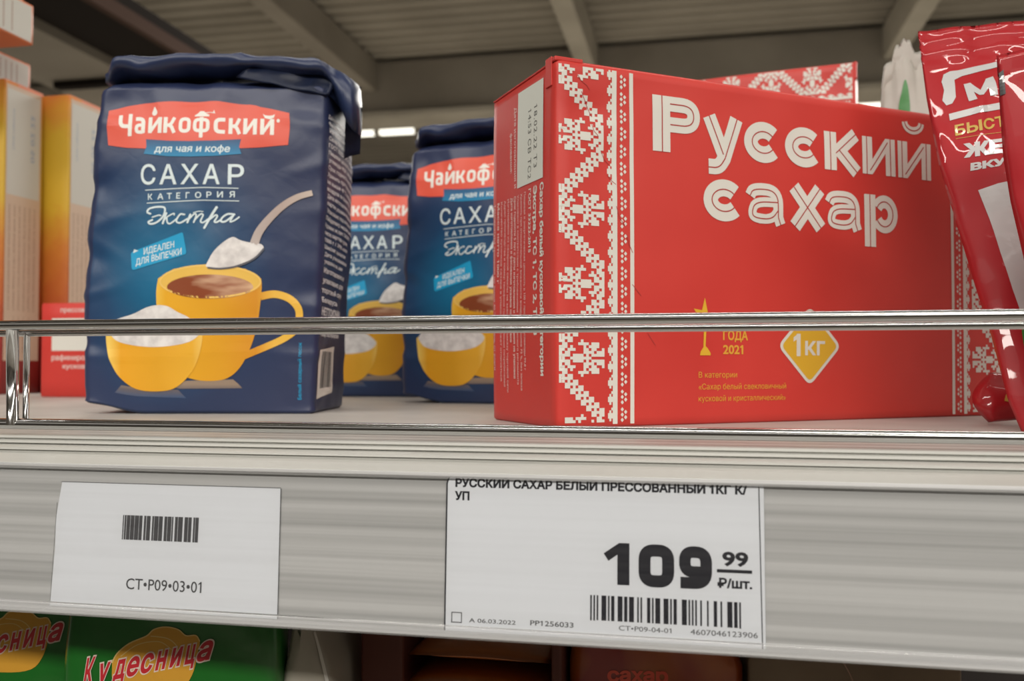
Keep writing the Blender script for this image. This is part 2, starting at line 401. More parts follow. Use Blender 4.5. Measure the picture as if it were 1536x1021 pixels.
# ------------------------------------------------------------------ the setting: shop ceiling far above the shelf
ceil_m = node_mat('ribbed_deck_paint', (.30, .27, .22), .8); color_noise(ceil_m, (.25, .225, .185), (.33, .30, .25), .6)
beam_m = node_mat('concrete_beam', (.26, .235, .195), .85); color_noise(beam_m, (.215, .19, .155), (.30, .27, .225), .7, detail=6)
girder_m = node_mat('pale_girder', (.40, .37, .31), .8); color_noise(girder_m, (.35, .32, .265), (.44, .405, .34), 1.5)
dark_m = node_mat('dark_gantry_steel', (.018, .014, .012), .9, spec=.1)
rust_m = node_mat('brown_gantry_edge', (.07, .042, .032), .85, spec=.1)
ZC = 4.02
ceiling = empty('ceiling', (0, 0, ZC)); tag(ceiling, 'grey-brown ribbed shop ceiling with concrete beams', kind='structure')
bm = bmesh.new(); y = -5.0; pr = []
while y < 34:
    pr += [(y, .0), (y + .09, .0), (y + .13, .07), (y + .22, .07)]; y += .26
va = [bm.verts.new((-16, a, b)) for a, b in pr]; vb = [bm.verts.new((16, a, b)) for a, b in pr]
for i in range(len(pr) - 1): bm.faces.new((va[i], vb[i], vb[i + 1], va[i + 1]))
o = bm_obj('ribbed_deck', bm, ceil_m, ceiling); o['kind'] = 'structure'
for yb in (-3.0, 4.0, 11.25, 18.5, 25.75, 33):
    o = box_obj('cross_beam', (-16, 16, yb, yb + .45, -.70, -.02), beam_m, ceiling, bev=.03)
    o = box_obj('cross_beam_flange', (-16, 16, yb - .08, yb + .53, -.78, -.70), girder_m, ceiling, bev=.01)
for xb in (-10.4, -7.3, -4.2, -1.30, 2.25, 5.6, 9):
    box_obj('girder', (xb - .11, xb + .11, -5, 33.4, -.42, -.02), girder_m if abs(xb + 4.2) > .1 else beam_m, ceiling, bev=.02)
floor_m = node_mat('polished_floor_tiles', (.2, .18, .15), .35); color_noise(floor_m, (.17, .155, .13), (.23, .21, .18), 2)
tag(box_obj('floor', (-16, 16, -5, 34, -1.36, -1.30), floor_m), kind='structure')
front_m = node_mat('dark_reflection_wall', (.10, .085, .07), .7); color_noise(front_m, (.02, .017, .015), (.14, .12, .10), 3, (1, 1, 3), lo=.42, hi=.6)
tag(box_obj('wall_reflection', (-16, 16, -3.6, -3.5, -1.3, 1.4), front_m), kind='structure')  # unseen dim wall behind the camera, added for the chrome rails to reflect
tag(box_obj('wall_back', (-16, 16, 34, 34.2, -1.4, ZC + .3), beam_m), kind='structure')
# far tube lights in one row
lamp_on = bpy.data.materials.new('lit_tube'); lamp_on.use_nodes = True; nt = lamp_on.node_tree; nt.nodes.clear()
em = N(lamp_on, 'ShaderNodeEmission'); em.inputs[0].default_value = (1, .96, .82, 1); em.inputs[1].default_value = 2.6; oo = N(lamp_on, 'ShaderNodeOutputMaterial'); L(lamp_on, em.outputs[0], oo.inputs[0])
housing_m = node_mat('white_lamp_housing', (.55, .52, .46), .5)
def tube_light(x0, x1, label):
    t = empty('ceiling_light', ((x0 + x1) / 2, 12.80, 3.50)); h = (x1 - x0) / 2
    bm = bmesh.new(); bx(bm, -h + .02, h - .02, -.05, .05, -.055, .04, .015); bm_obj('light_tube', bm, lamp_on, t)
    bm = bmesh.new(); bx(bm, -h, h, -.08, .08, .04, .10, .01); bx(bm, -h, -h + .02, -.06, .06, -.06, .05); bx(bm, h - .02, h, -.06, .06, -.06, .05)
    bm_obj('lamp_housing', bm, housing_m, t)
    bm = bmesh.new(); tube(bm, [(-h * .7, 0, .10), (-h * .7, 0, .5)], .008, 6); bm_obj('hanger', bm, housing_m, t)
    bm = bmesh.new(); tube(bm, [(h * .7, 0, .10), (h * .7, 0, .5)], .008, 6); bm_obj('hanger', bm, housing_m, t)
    tag(t, label, 'ceiling light', 'far tube lights'); return t
tube_light(-5.62, -4.66, 'left half of the glowing tube light between the two tall navy sugar bags')
tube_light(-4.62, -4.04, 'right half of the glowing tube light left of the second navy sugar bag')
tube_light(1.90, 2.85, 'glowing tube light low above the red sugar box beside the white leaf pack')
# dark gantry running away on the left
g = empty('overhead_gantry', (-2.72, 1.6, 1.75)); tag(g, 'dark steel gantry running away overhead at upper left', 'gantry')
box_obj('gantry_beam', (-.50, -.06, 0, 3.7, 0, .12), dark_m, g, bev=.01)
box_obj('gantry_edge', (-.06, -.02, 0, 3.7, -.04, .03), rust_m, g)
box_obj('gantry_underside', (-1.1, -.50, 0, 3.7, -.05, .05), beam_m, g)
for k in range(3): box_obj('gantry_bracket', (-1.0, .0, .6 + k * 1.25, .66 + k * 1.25, -.09, -.04), dark_m, g)

# ------------------------------------------------------------------ shelf, rails, price channel
X0, X1 = -.75, .32
shelf = empty('shop_shelf', (0, .2335, 0)); tag(shelf, 'pale grey metal shelf carrying the sugar bags and boxes', 'shelf')
def sh(name, prof, mat): return extrude_profile(name, [(a - .2335, b) for a, b in prof], X0, X1, mat, shelf)
sh('shelf_board', [(.2335, 0), (.84, 0), (.84, -.0010), (.2360, -.0010), (.2360, -.028), (.2330, -.028), (.2330, -.0005)], M['shelf_paint'])
pr_t = empty('price_rail', (0, .2335, 0)); tag(pr_t, 'cream plastic price channel clipped along the shelf front', 'price rail')
def rl(name, prof, mat, a=X0, b=X1): return extrude_profile(name, [(p - .2335, q) for p, q in prof], a, b, mat, pr_t)
rl('upper_profile', [(.2332, -.0004), (.2326, .0003), (.2314, .0000), (.2311, -.0006), (.2318, -.0010), (.2306, -.0013), (.2294, -.0012), (.2291, -.0018), (.2300, -.0022), (.2284, -.0023), (.2262, -.0022), (.2238, -.0024), (.2229, -.0027), (.2228, -.0031), (.2236, -.0033),
    (.2234, -.0037), (.2214, -.0040), (.2202, -.0044), (.2174, -.0056), (.2164, -.0061), (.2164, -.0068), (.2176, -.0068), (.2186, -.0060), (.2332, -.0050)], M['rail_plastic'])
top = Vector((0, .2164, -.0063)); dn = Vector((0, -.0757, -.9971)); nr = Vector((0, -.9971, .0757))
def sp(v, h): p = top + dn * v + nr * h; return (p.y, p.z)   # point on the price channel: v down, h out, in metres
rl('backing', [sp(.0002, -.0009), sp(.0370, -.0009), sp(.0376, .0002), sp(.0386, .0002), sp(.0390, -.0018), sp(.0370, -.0025), sp(.0002, -.0025)], M['backing'])
rl('clear_cover', [sp(.0, .0), sp(.0362, .0), sp(.0362, .0003), sp(.0, .0003)], M['cover'])
rl('lower_lip', [sp(.0356, .0006), sp(.0362, .0010), sp(.0382, .0012), sp(.0389, .0006), sp(.0385, .0004), sp(.0360, .0004)], M['lip'])
rl('upper_lip', [sp(-.0004, .0004), sp(.0004, .0008), sp(.0010, .0005), sp(.0010, .0003), sp(.0, .0003)], M['lip'])

fence = empty('shelf_guard_rail', (-.2, .2305, .0)); tag(fence, 'chrome wire guard rail along the shelf front', 'guard rail')
def rod(name, pts, r):
    bm = bmesh.new(); tube(bm, [Vector(p) - fence.location for p in pts], r, 20); return bm_obj(name, bm, M['chrome'], fence, True)
rod('top_rail', [(X0, .2302, .0319), (X1, .2302, .0319)], .00142)
rod('rear_wire', [(X0, .2345, .0297), (X1, .2345, .0297)], .00095)
rod('bottom_rail', [(X0, .2322, .0033), (X1, .2322, .0033)], .0016)
rod('post', [(-.1950, .2315, .0031), (-.1954, .2312, .0315)], .0017)
rod('post', [(-.1930, .2343, .0030), (-.1932, .2345, .0300)], .0009)
for xx in (-.52, .24): rod('post', [(xx, .2315, .0031), (xx, .2312, .0315)], .0017)

# price tags: surface coordinates in mm, x along the shelf, y measured downwards from the channel top
def strip_surf(h): return lambda s, t: (top + Vector((s * MM, 0, 0)) + dn * (-t) * MM + nr * h) / MM
def tag_thing(name, label, x0, x1, y0, y1):
    t = empty(name, (0, 0, 0)); tag(t, label, 'price tag'); return t
S_ = strip_surf(-.0006)
DN = lambda x, y: (x, -y)
t1 = empty('location_tag', (0, 0, 0)); tag(t1, 'blank white shelf tag with a small barcode and a location code, below the navy bag', 'tag')
a = Art(DN); a.poly([(-167.0, 4.5), (-104.0, 4.6), (-103.5, 37.0), (-168.3, 37.0), (-167.9, 22), (-168.2, 14)]); a.make('paper', S_, 0, M['tag_paper'], t1, base=.02)
a = Art(DN); a.stroke([(-167.2, 4.5), (-104.0, 4.55)], .16).stroke([(-104.0, 4.6), (-103.5, 37)], .14).stroke([(-168.1, 10), (-168.3, 36)], .09); a.make('paper_edge', S_, 1, M['grey_ink'], t1, base=.02)
a = Art(DN); random.seed(4)
xs = -148.2
for wdt, gap in [(.3, .4), (.5, .25), (1.0, .2), (1.1, .2), (1.2, .2), (.9, .9), (.6, .3), (1.1, .9), (.5, .2), (1.2, .2), (1.1, .9), (.8, .2), (1.1, .25), (.4, .9), (.8, .2), (1.3, .9), (1.0, .2), (.9, .9), (.5, .2), (.9, .5)]:
    if xs + wdt > -123.6: break
    a.rect(xs, 12.7, xs + wdt, 19.0); xs += wdt + gap * .55
a.make('barcode', S_, 1, M['grey_ink'], t1, base=.02)
a = Art(DN); a.text('CT•P09•03•01', -146.2, 31.6, -124.7, 2.9, flip=-1, bold=.004); a.make('lettering', S_, 1, M['grey_ink'], t1, base=.02)
t2 = empty('price_tag', (0, 0, 0)); tag(t2, 'white price tag reading 109.99 in the channel below the red sugar box', 'price tag')
a = Art(DN); a.rect(-60.1, .3, 14.6, 38.3); a.make('paper', S_, 0, M['tag_paper'], t2, base=.06)
a = Art(DN); a.stroke([(-59.6, .2), (-60.3, 2.2), (-60.1, 38.0)], .34); a.make('border_line', S_, 1, M['tag_ink'], t2, base=.06)
a = Art(DN); a.stroke([(13.5, 1.2), (13.9, 38.2)], .22); a.make('border_line', S_, 1, M['tag_ink'], t2, base=.06)
a = Art(DN)
a.text('РУССКИЙ САХАР БЕЛЫЙ ПРЕССОВАННЫЙ 1КГ К/', -58.2, 2.95, 10.9, 1.95, bold=.045, flip=-1)
a.text('УП', -58.3, 6.1, -54.6, 1.95, bold=.045, flip=-1)
a.make('product_name', S_, 1, M['tag_ink'], t2, base=.06)
a = Art(DN)
def stick(pts, wd, off=0, closed=False): a.stroke(rounded(pts, closed), wd, off, closed)
# big figures 109 drawn as strokes
a.poly([(-15.9, 15.0), (-15.9, 24.6), (-18.7, 24.6), (-18.7, 17.7), (-20.8, 19.2), (-21.9, 17.5), (-18.3, 15.0)])
a.stroke(rounded([(-12.4, 16.4, 2.2), (-7.0, 16.4, 2.2), (-7.0, 23.4, 2.2), (-12.4, 23.4, 2.2)], True, 7), 2.75, closed=True)
a.stroke(rounded([(1.6, 20.9), (-3.2, 20.9, 2), (-3.2, 16.4, 2), (1.6, 16.4, 2.4), (1.6, 23.4, 2.6), (-4.2, 23.4)], False, 7), 2.6)
a.stroke([(1.6, 19), (1.6, 21)], 2.6)
a.text('99', 5.2, 19.1, 11.0, 3.1, bold=.035, flip=-1); a.rect(4.0, 20.0, 11.8, 20.75); a.text('₽/шт.', 4.1, 24.1, 11.8, 2.1, bold=.035, flip=-1)
a.make('price_figures', S_, 1, M['tag_ink'], t2, base=.06)
a = Art(DN); random.seed(11); xs = -25.0; seq = [1, 1, 1, 1, 1, 2, 3, 1, 1, 1, 2, 2, 3, 1, 2, 1, 3, 2, 1, 1, 1, 3, 2, 1, 1, 1, 3, 2, 3, 1, 1, 1, 2, 3, 3, 1, 1, 1, 1, 1, 1, 2, 1, 3, 1, 3, 2, 2, 1, 3, 3, 1, 2, 1, 1, 2]
tot = sum(seq)
for i, q in enumerate(seq):
    wd_ = q * 35.0 / tot
    if i % 2 == 0: a.rect(xs, 27.2 + .0, xs + wd_, 32.9 if 3 < i < 53 else 33.0)
    xs += wd_
a.make('barcode', S_, 1, M['tag_ink'], t2, base=.06)
a = Art(DN); a.stroke([(-58.4, 32.9), (-56.0, 32.9), (-56.0, 35.2), (-58.4, 35.2)], .22, closed=True)
a.text('A 06.03.2022', -54.1, 35.0, -42.7, 1.0, flip=-1, bold=.006).text('PP1256033', -39.2, 34.9, -28.9, 1.2, flip=-1, bold=.01)
a.text('CT•P09-04-01', -18.3, 34.9, -6.3, 1.15, flip=-1).text('4607046123906', -2.0, 34.9, 12.9, 1.25, flip=-1)
a.rect(-59.9, 36.0, 13.6, 36.15)
a.make('small_print', S_, 1, M['grey_ink'], t2, base=.06)

# ------------------------------------------------------------------ packs: a wrapped prism whose front is the (s,t) plane in mm
class Pack:
    def __init__(self, sL, sR, D, H, r=4, disp=None, lift=None, yoff=None):
        c = lambda f: f if callable(f) else (lambda t: f)
        self.sL, self.sR, self.D, self.H, self.r = c(sL), c(sR), D, H, r; self.disp = disp; self.lift = lift
    def flatpos(self, s, t):
        Lf, R, D, r = self.sL(t), self.sR(t), self.D, self.r; q = r * PI / 2
        if s < Lf + r:  # mirrored: walk leftwards
            x, y, nx, ny = self._walk((Lf + r) - s, Lf, R, D, r); return (Lf + R - x, y, -nx, ny)
        if s <= R - r: return (s, 0, 0, -1)
        return self._walk(s - (R - r), Lf, R, D, r)
    def _walk(self, a, Lf, R, D, r):
        q = r * PI / 2
        if a < q: f = a / r; return (R - r + r * math.sin(f), r - r * math.cos(f), math.sin(f), -math.cos(f))
        a -= q
        if a < D - 2 * r: return (R, r + a, 1, 0)
        a -= D - 2 * r
        if a < q: f = a / r; return (R - r + r * math.cos(f), D - r + r * math.sin(f), math.cos(f), math.sin(f))
        a -= q
        if a <= R - Lf - 2 * r: return (R - r - a, D, 0, 1)
        a -= R - Lf - 2 * r
        if a < q: f = a / r; return (Lf + r - r * math.sin(f), D - r + r * math.cos(f), -math.sin(f), math.cos(f))
        a -= q
        if a < D - 2 * r: return (Lf, D - r - a, -1, 0)
        a -= D - 2 * r; f = min(a / r, PI / 2)
        return (Lf + r - r * math.cos(f), r - r * math.sin(f), -math.cos(f), -math.sin(f))
    def surf(self, s, t):
        x, y, nx, ny = self.flatpos(s, t); z = t
        d = self.disp(x, y, t, nx, ny, self) if self.disp else 0
        if self.lift: z += self.lift(x, y, t, self)
        return Vector((x + nx * d, y + ny * d, z))
    def side(self, q, t): return self.surf(self.sR(t) - self.r + self.r * PI / 2 + (q - self.r), t)       # right side, q mm behind the corner
    def lside(self, q, t): return self.surf(self.sL(t) + self.r - self.r * PI / 2 - (q - self.r), t)      # left side
    def body(self, name, mat, parent, nf, ns, nt, nc=3, top=None, smooth=True, tb=1.2):
        bm = bmesh.new(); uvl = bm.loops.layers.uv.new('UVMap'); rings = []; r = self.r
        ts = lines(nt, 0, self.H)
        def ring(t, inset=0, dz=0, k=1.0):
            Lf, R, D = self.sL(t), self.sR(t), self.D; q = r * PI / 2; ss = []
            w_ = R - Lf - 2 * r; d_ = D - 2 * r; base = Lf + r
            def seg(a, ln, n): return [a + ln * i / n for i in range(n)]
            ss += seg(base, w_, nf); b = base + w_; ss += seg(b, q, nc); b += q; ss += seg(b, d_, ns); b += d_; ss += seg(b, q, nc); b += q
            ss += seg(b, w_, nf); b += w_; ss += seg(b, q, nc); b += q; ss += seg(b, d_, ns); b += d_; ss += seg(b, q, nc)
            out = []
            cx, cy = (Lf + R) / 2, D / 2
            for s in ss:
                p = self.surf(s, t)
                if inset:
                    hx, hy = (R - Lf) / 2, D / 2
                    p.x = cx + (p.x - cx) * max(0, (hx - inset)) / hx; p.y = cy + (p.y - cy) * max(0, (hy - inset)) / hy
                p.z += dz; out.append((p, (s, t)))
            return out
        R_ = [ring(0, inset=tb, dz=0)] + [ring(t) for t in [tb] + ts[1:-1] + [self.H - tb]]
        if top is None: R_.append(ring(self.H, inset=tb))
        else: R_ += [ring(self.H, inset=i, dz=z) for i, z in top]
        vr = [[bm.verts.new(p * MM) for p, _ in rr] for rr in R_]
        for i in range(len(vr) - 1):
            n = len(vr[i])
            for k in range(n):
                k2 = (k + 1) % n
                f = bm.faces.new((vr[i][k], vr[i][k2], vr[i + 1][k2], vr[i + 1][k])); f.smooth = smooth
                st = [R_[i][k][1], R_[i][k2][1], R_[i + 1][k2][1], R_[i + 1][k][1]]
                if k2 == 0: st[1] = (st[0][0] + 1, st[1][1]); st[2] = (st[3][0] + 1, st[2][1])
                for l, u in zip(f.loops, st): l[uvl].uv = (u[0] * .01, u[1] * .01)
        bm.faces.new(vr[0][::-1]); bm.faces.new(vr[-1])
        return bm_obj(name, bm, mat, parent)

def ridge(p, s):  # crease-like noise
    return 1 - abs(noise.noise(p * s)) * 2.6

# ---- navy paper sugar bags
LT = [(0, -1.5), (9, -2.5), (34, -2.8), (62, -2.0), (90, 0), (118, 2.0), (136, 3.3), (143, 6.1)]
RT = [(0, 95.6), (40, 97.3), (62, 98.4), (90, 99.3), (118, 99.8), (134, 100.4), (143, 99.0)]
def bag_disp(x, y, t, nx, ny, P):
    Lf, R = P.sL(t), P.sR(t); u = (x - Lf) / (R - Lf); v = y / P.D; z = t / P.H
    fz = max(0, math.sin(PI * min(1, max(0, z)))) ** .6
    d = 3.6 * fz * max(0, math.sin(PI * u)) ** .9 * abs(ny) if abs(ny) > .01 else 0
    if abs(nx) > .01:
        d += abs(nx) * max(0, math.sin(PI * v)) * (3.2 * smoothstep(0, 1.0, z) if nx > 0 else 2.0 * fz)
    p = Vector((x * .02, y * .02 + 3, t * .018))
    d += .9 * noise.noise(p * 1.4) + .45 * noise.noise(p * 3.7)
    edge = 1 - min(1, min(x - Lf, R - x) / 22) if ny < -.3 else .5
    c1 = ridge(Vector((x * .012 + 5, t * .04, y * .02)), 1.0)
    d += max(0, c1 - .55) * 1.5 * max(0, edge + .15)
    topw = smoothstep(112, 138, t)
    d += topw * (.9 * max(0, ridge(Vector((x * .05, t * .02, 2)), 1)) - .8)
    # crumpled dents along the lower left edge
    for (dx, dz, rr, am) in ((1, 30, 9, 1.6), (2, 66, 8, 1.4), (4, 96, 7, 1.0), (94, 52, 8, .8), (12, 132, 8, 1.0), (90, 130, 9, 1.2), (45, 136, 14, .8)):
        q = ((x - dx) ** 2 + ((t - dz) * 1.1) ** 2) / rr ** 2
        if ny < .2: d -= am * math.exp(-q * 1.5)
    return d
def bag_lift(x, y, t, P):
    u = x - P.sL(t)
    return 4.5 * (1 - smoothstep(0, 26, u)) * max(0, 1 - t / 24) * (1 if y < 30 else .4) + (1.6 * noise.noise(Vector((x * .06, y * .05, 1))) if t > 130 else 0)
BAG = Pack(lambda t: interp(LT, t), lambda t: interp(RT, t), 64, 139, r=3.2, disp=bag_disp, lift=bag_lift)
K = .2788
z1 = lambda X, Y: ((100 + X / 3.34 - 128) * K, (622 - (60 + Y / 3.34)) * K)
z2 = lambda X, Y: ((100 + X / 3.34 - 128) * K, (622 - (340 + Y / 3.34)) * K)
z4 = lambda X, Y: ((140 + X / 4.955 - 128) * K, (622 - (140 + Y / 4.955)) * K)
z5 = lambda X, Y: ((200 + X / 8.53 - 128) * K, (622 - (280 + Y / 8.53)) * K)
G = 1.6
def make_bag():
    root = empty('sugar_bag')
    BAG.body('paper_bag', M['bag'], root, 64, 36, 90, top=[(2.5, 1.6), (6, 3.2), (10, 4.2), (18, 4.6), (28, 4.2), (31, 4.0)])
    S = BAG.surf
    # folded, crumpled top flap with a drooping ear on the right
    bm = bmesh.new(); rings = []; n = 22; nx = 74
    for i in range(nx + 1):
        f = i / nx; x = 4 + f * 107
        zc = 146.7 + 2.6 * math.sin(PI * min(1, f * 1.1)) + 1.3 * noise.noise(Vector((f * 6, 0, 0))) - 16 * smoothstep(.86, 1.03, f) - 3.5 * (1 - smoothstep(0, .08, f))
        yc = 17 - 5 * smoothstep(.9, 1, f); ry = 19 - 9 * smoothstep(.84, 1, f) - 8 * (1 - smoothstep(0, .06, f)); rz = 3.4 + 6.5 * smoothstep(.88, .985, f) - 1.2 * (1 - smoothstep(0, .06, f))
        rg = []
        for k in range(n):
            a_ = 2 * PI * k / n; cy, cz = math.cos(a_), math.sin(a_)
            q = abs(cy) ** .75 * (1 if cy > 0 else -1); qz = abs(cz) ** .6 * (1 if cz > 0 else -1)
            p = Vector((x, yc + ry * q, zc + rz * qz))
            nz = noise.noise(Vector((x * .06, p.y * .09, a_))) * 1.6 + max(0, ridge(Vector((x * .045 + p.y * .05, a_ * .9, 4)), 1)) * 2.4
            p += Vector((0, q, qz * .5)) * nz; p.x += noise.noise(Vector((x * .05, a_, 9))) * 1.5
            rg.append(bm.verts.new(p * MM))
        rings.append(rg)
    for a_, b_ in zip(rings, rings[1:]):
        for k in range(n): bm.faces.new((a_[k], a_[(k + 1) % n], b_[(k + 1) % n], b_[k]))
    bm.faces.new(rings[0]); bm.faces.new(rings[-1][::-1]); bmesh.ops.recalc_face_normals(bm, faces=bm.faces)
    fo = bm_obj('folded_top', bm, M['bag_plain'], root, True)
    # thin crumpled fold sheets over the front edge
    def sheet(pts, nu, nv, amp, seed, nm='paper_fold'):
        bm = bmesh.new(); g_ = []
        for i in range(nu + 1):
            row = []
            for j in range(nv + 1):
                u, v = i / nu, j / nv
                p = (Vector(pts[0]) * (1 - u) + Vector(pts[1]) * u) * (1 - v) + (Vector(pts[3]) * (1 - u) + Vector(pts[2]) * u) * v
                d = ridge(Vector((p.x * .06 + seed, p.z * .09, seed)), 1) * amp
                p += Vector((0, -d, d * .4)); row.append(bm.verts.new(p * MM))
            g_.append(row)
        for i in range(nu):
            for j in range(nv): bm.faces.new((g_[i][j], g_[i + 1][j], g_[i + 1][j + 1], g_[i][j + 1]))
        r_ = bmesh.ops.solidify(bm, geom=bm.faces[:], thickness=.25 * MM)
        return bm_obj(nm, bm, M['bag_plain'], root, True)
    sheet([(62, -1.5, 142), (101, .5, 134.5), (104, 6, 147), (70, 2, 149.5)], 22, 10, .9, 3)
    sheet([(99, 1, 137), (108, 14, 128), (112, 18, 143), (103, 8, 148)], 12, 12, 1.4, 7)
    sheet([(106, 12, 133), (104, 20, 112), (110, 26, 116), (112, 20, 135)], 8, 12, .8, 11)
    # brand plate
    a = Art(z4); a.poly([(78, 110), (210, 76), (350, 50), (500, 40), (640, 36), (770, 37), (900, 42), (1030, 54), (1150, 68), (1300, 98), (1440, 130), (1447, 190), (1448, 250), (1438, 375), (1250, 395), (1090, 402), (720, 404), (375, 405), (220, 395), (85, 375), (72, 240)])
    a.make('brand_plate', S, 1, M['logo_red'], root, G)
    plate = a
    a = Art(z4); a.poly([(375, 333), (540, 346), (700, 351), (880, 346), (1088, 333), (1075, 390), (1092, 445), (900, 462), (720, 469), (540, 464), (362, 445), (380, 390)]); rb = a.make('ribbon', S, 2, M['ribbon_blue'], root, G)
    a = Art(z4)
    W = 29; sk = lambda x: 16 * max(0, (x - 500) / 830) ** 1.5 - 4
    def g_(pts, closed=False, w=W, caps=False):
        q = rounded([(p[0], p[1] + sk(p[0]), *p[2:]) for p in pts], closed, 4); a.stroke(q, w, closed=closed)
    def stem(x, y0=168, y1=290, w=W): g_([(x, y0), (x, y1)], w=w)
    g_([(174, 150), (174, 236, 40), (245, 236)]); stem(248, 140, 312)
    g_([(290, 180), (348, 180, 30), (348, 290)]); g_([(348, 228), (298, 228, 24), (298, 282, 22), (348, 282)], w=25)
    for x in (402, 1116, 1244): stem(x); stem(x + 74); g_([(x + 4, 278), (x + 70, 178)], w=24)
    for x in (518, 1006): stem(x); g_([(x, 232), (x + 40, 228, 20), (x + 66, 170)], w=25); g_([(x + 20, 230), (x + 44, 236, 20), (x + 68, 290)], w=26)
    g_([(632, 182, 30), (696, 182, 30), (696, 276, 30), (632, 276, 30)], True, w=27)
    g_([(740, 186, 30), (838, 186, 30), (838, 272, 30), (740, 272, 30)], True, w=26); stem(789, 165, 325, 27)
    g_([(965, 182), (896, 182, 34), (896, 276, 34), (965, 276)])
    a.poly([(736, 152), (760, 135), (775, 118), (803, 118), (820, 135), (846, 148), (846, 160), (736, 160)])
    a.stroke([(810, 132), (850, 128), (880, 130)], 5); a.poly([(870, 134), (878, 108), (888, 136)])
    a.poly(spline([(430, 80), (450, 118), (447, 142), (428, 152), (412, 138), (418, 112), (430, 80)], 4))
    a.poly([(1244, 138), (1262, 150), (1290, 154), (1318, 152), (1336, 140), (1330, 168), (1300, 182), (1262, 172)])
    a.ell(1362, 192, 12, 14)
    a.make('brand_lettering', S, 2, M['white_print'], root, G)
    a = Art(z4); a.text('для чая и кофе', 440, 432, 1008, 52, bold=.02, shear=.12, flip=-1); lt = a.make('lettering', S, 3, M['pale_print'], rb, G)
    a = Art(z1)
    for ch, x0, x1 in (('С', 365, 440), ('А', 460, 548), ('Х', 568, 660), ('А', 680, 765), ('Р', 805, 885)): a.text(ch, x0, 722, x1, 100, bold=.012, flip=-1)
    a.make('product_lettering', S, 1, M['pale_print'], root, G)
    a = Art(z5); a.stroke([(140, 45), (500, 28), (900, 14), (1340, 22)], 11).stroke([(165, 212), (500, 196), (900, 178), (1350, 186)], 11)
    for i, (ch, x0, x1) in enumerate((('К', 178, 238), ('А', 300, 380), ('Т', 425, 490), ('Е', 548, 600), ('Г', 670, 720), ('О', 790, 870), ('Р', 935, 1000), ('И', 1070, 1145), ('Я', 1225, 1295))):
        a.text(ch, x0, 168 - i * 4, x1, 75, bold=.02, flip=-1)
    def script(pts, w0=26, w1=None): a.stroke(spline(pts, 5), w0, wd1=w1, caps=True)
    script([(215, 350), (175, 330), (200, 285), (300, 262), (390, 270), (405, 320), (370, 400), (290, 465), (215, 480), (190, 455), (240, 430)], 24)
    script([(240, 395), (320, 370), (350, 375)], 18)
    script([(425, 345), (400, 410), (378, 475)], 26); script([(390, 440), (440, 390), (520, 350), (528, 368)], 18); script([(430, 400), (440, 465), (480, 478), (560, 420)], 20)
    script([(660, 365), (610, 360), (570, 410), (560, 455), (610, 470), (700, 420)], 22)
    script([(735, 365), (700, 465)], 26); script([(715, 430), (780, 360), (810, 370), (780, 465)], 20); script([(795, 430), (860, 360), (895, 370), (865, 450), (900, 465), (960, 420)], 20); script([(775, 340), (840, 322), (895, 325)], 12)
    script([(1065, 270), (985, 400), (915, 535)], 34, 28); script([(985, 420), (1050, 370), (1075, 385), (1040, 450), (1070, 460), (1120, 430)], 22)
    script([(1290, 360), (1210, 355), (1140, 400), (1125, 450), (1180, 450), (1260, 390), (1295, 360)], 24); script([(1290, 365), (1240, 450), (1290, 440), (1355, 395)], 20)
    a.make('grade_lettering', S, 1, M['pale_print'], root, G)
    # cyan tab
    a = Art(z2); a.poly(rounded([(318, 130, 14), (585, 30, 10), (606, 140, 14), (325, 222, 16)], True)); cy_ = a.make('cyan_tab', S, 1, M['cyan_print'], root, G)
    a = Art(z2)
    def slant(body, x0, y0, x1, cap, ang):
        vs, fs = text_geo(body, .02); xa = min(v[0] for v in vs); xb = max(v[0] for v in vs); sx = (x1 - x0) / (xb - xa); sy = cap / cap_h(.02)
        a.tgeo([(x0 + (x - xa) * sx, y0 - y * sy + (x - xa) * sx * math.tan(rad(-ang))) for x, y in vs], fs)
    slant('ИДЕАЛЕН', 385, 142, 542, 32, 13); slant('ДЛЯ ВЫПЕЧКИ', 345, 196, 580, 32, 13); a.poly([(335, 115), (358, 122), (330, 135)])
    a.make('lettering', S, 2, M['pale_print'], cy_, G)
    # the printed picture: cup of tea, bowl of sugar, spoon
    a = Art(z2); a.poly([(600, 775), (835, 768), (860, 790), (880, 812), (570, 815), (500, 800)]); a.poly([(270, 805), (560, 820), (600, 862), (235, 850)]); rf = a.make('printed_reflection', S, 1, M['reflect'], root, G)
    a = Art(z2); body = [(462, 262), (452, 330), (456, 430), (480, 560), (520, 660), (575, 740), (640, 768), (720, 776), (800, 764), (860, 720), (905, 650), (940, 560), (960, 470), (972, 380), (978, 300), (975, 262)]
    body = spline(body, 4); a.poly(body + [(900, 215), (720, 190), (540, 215)]); cup = a.make('printed_cup', S, 2, M['cup'], root, G)
    a = Art(z2); a.stroke(spline([(972, 352), (1040, 340), (1110, 360), (1155, 405), (1163, 455), (1150, 510), (1090, 560), (1010, 600), (880, 655)], 6), 38, wd1=34); a.make('cup_handle', S, 2, M['cup'], cup, G)
    a = Art(z2); a.ell(722, 278, 255, 84, 48); a.make('cup_inside', S, 3, M['cup_in'], cup, G)
    a = Art(z2); a.stroke(arc(722, 278, 250, 80, 0, 360, 48), 9, closed=True); a.make('cup_rim', S, 4, M['cup_rim'], cup, G)
    a = Art(z2); a.poly(arc(722, 306, 215, 62, 180, 360, 20) + arc(722, 306, 215, 58, 0, 180, 20)[1:-1]); a.make('tea', S, 4, M['tea'], cup, G)
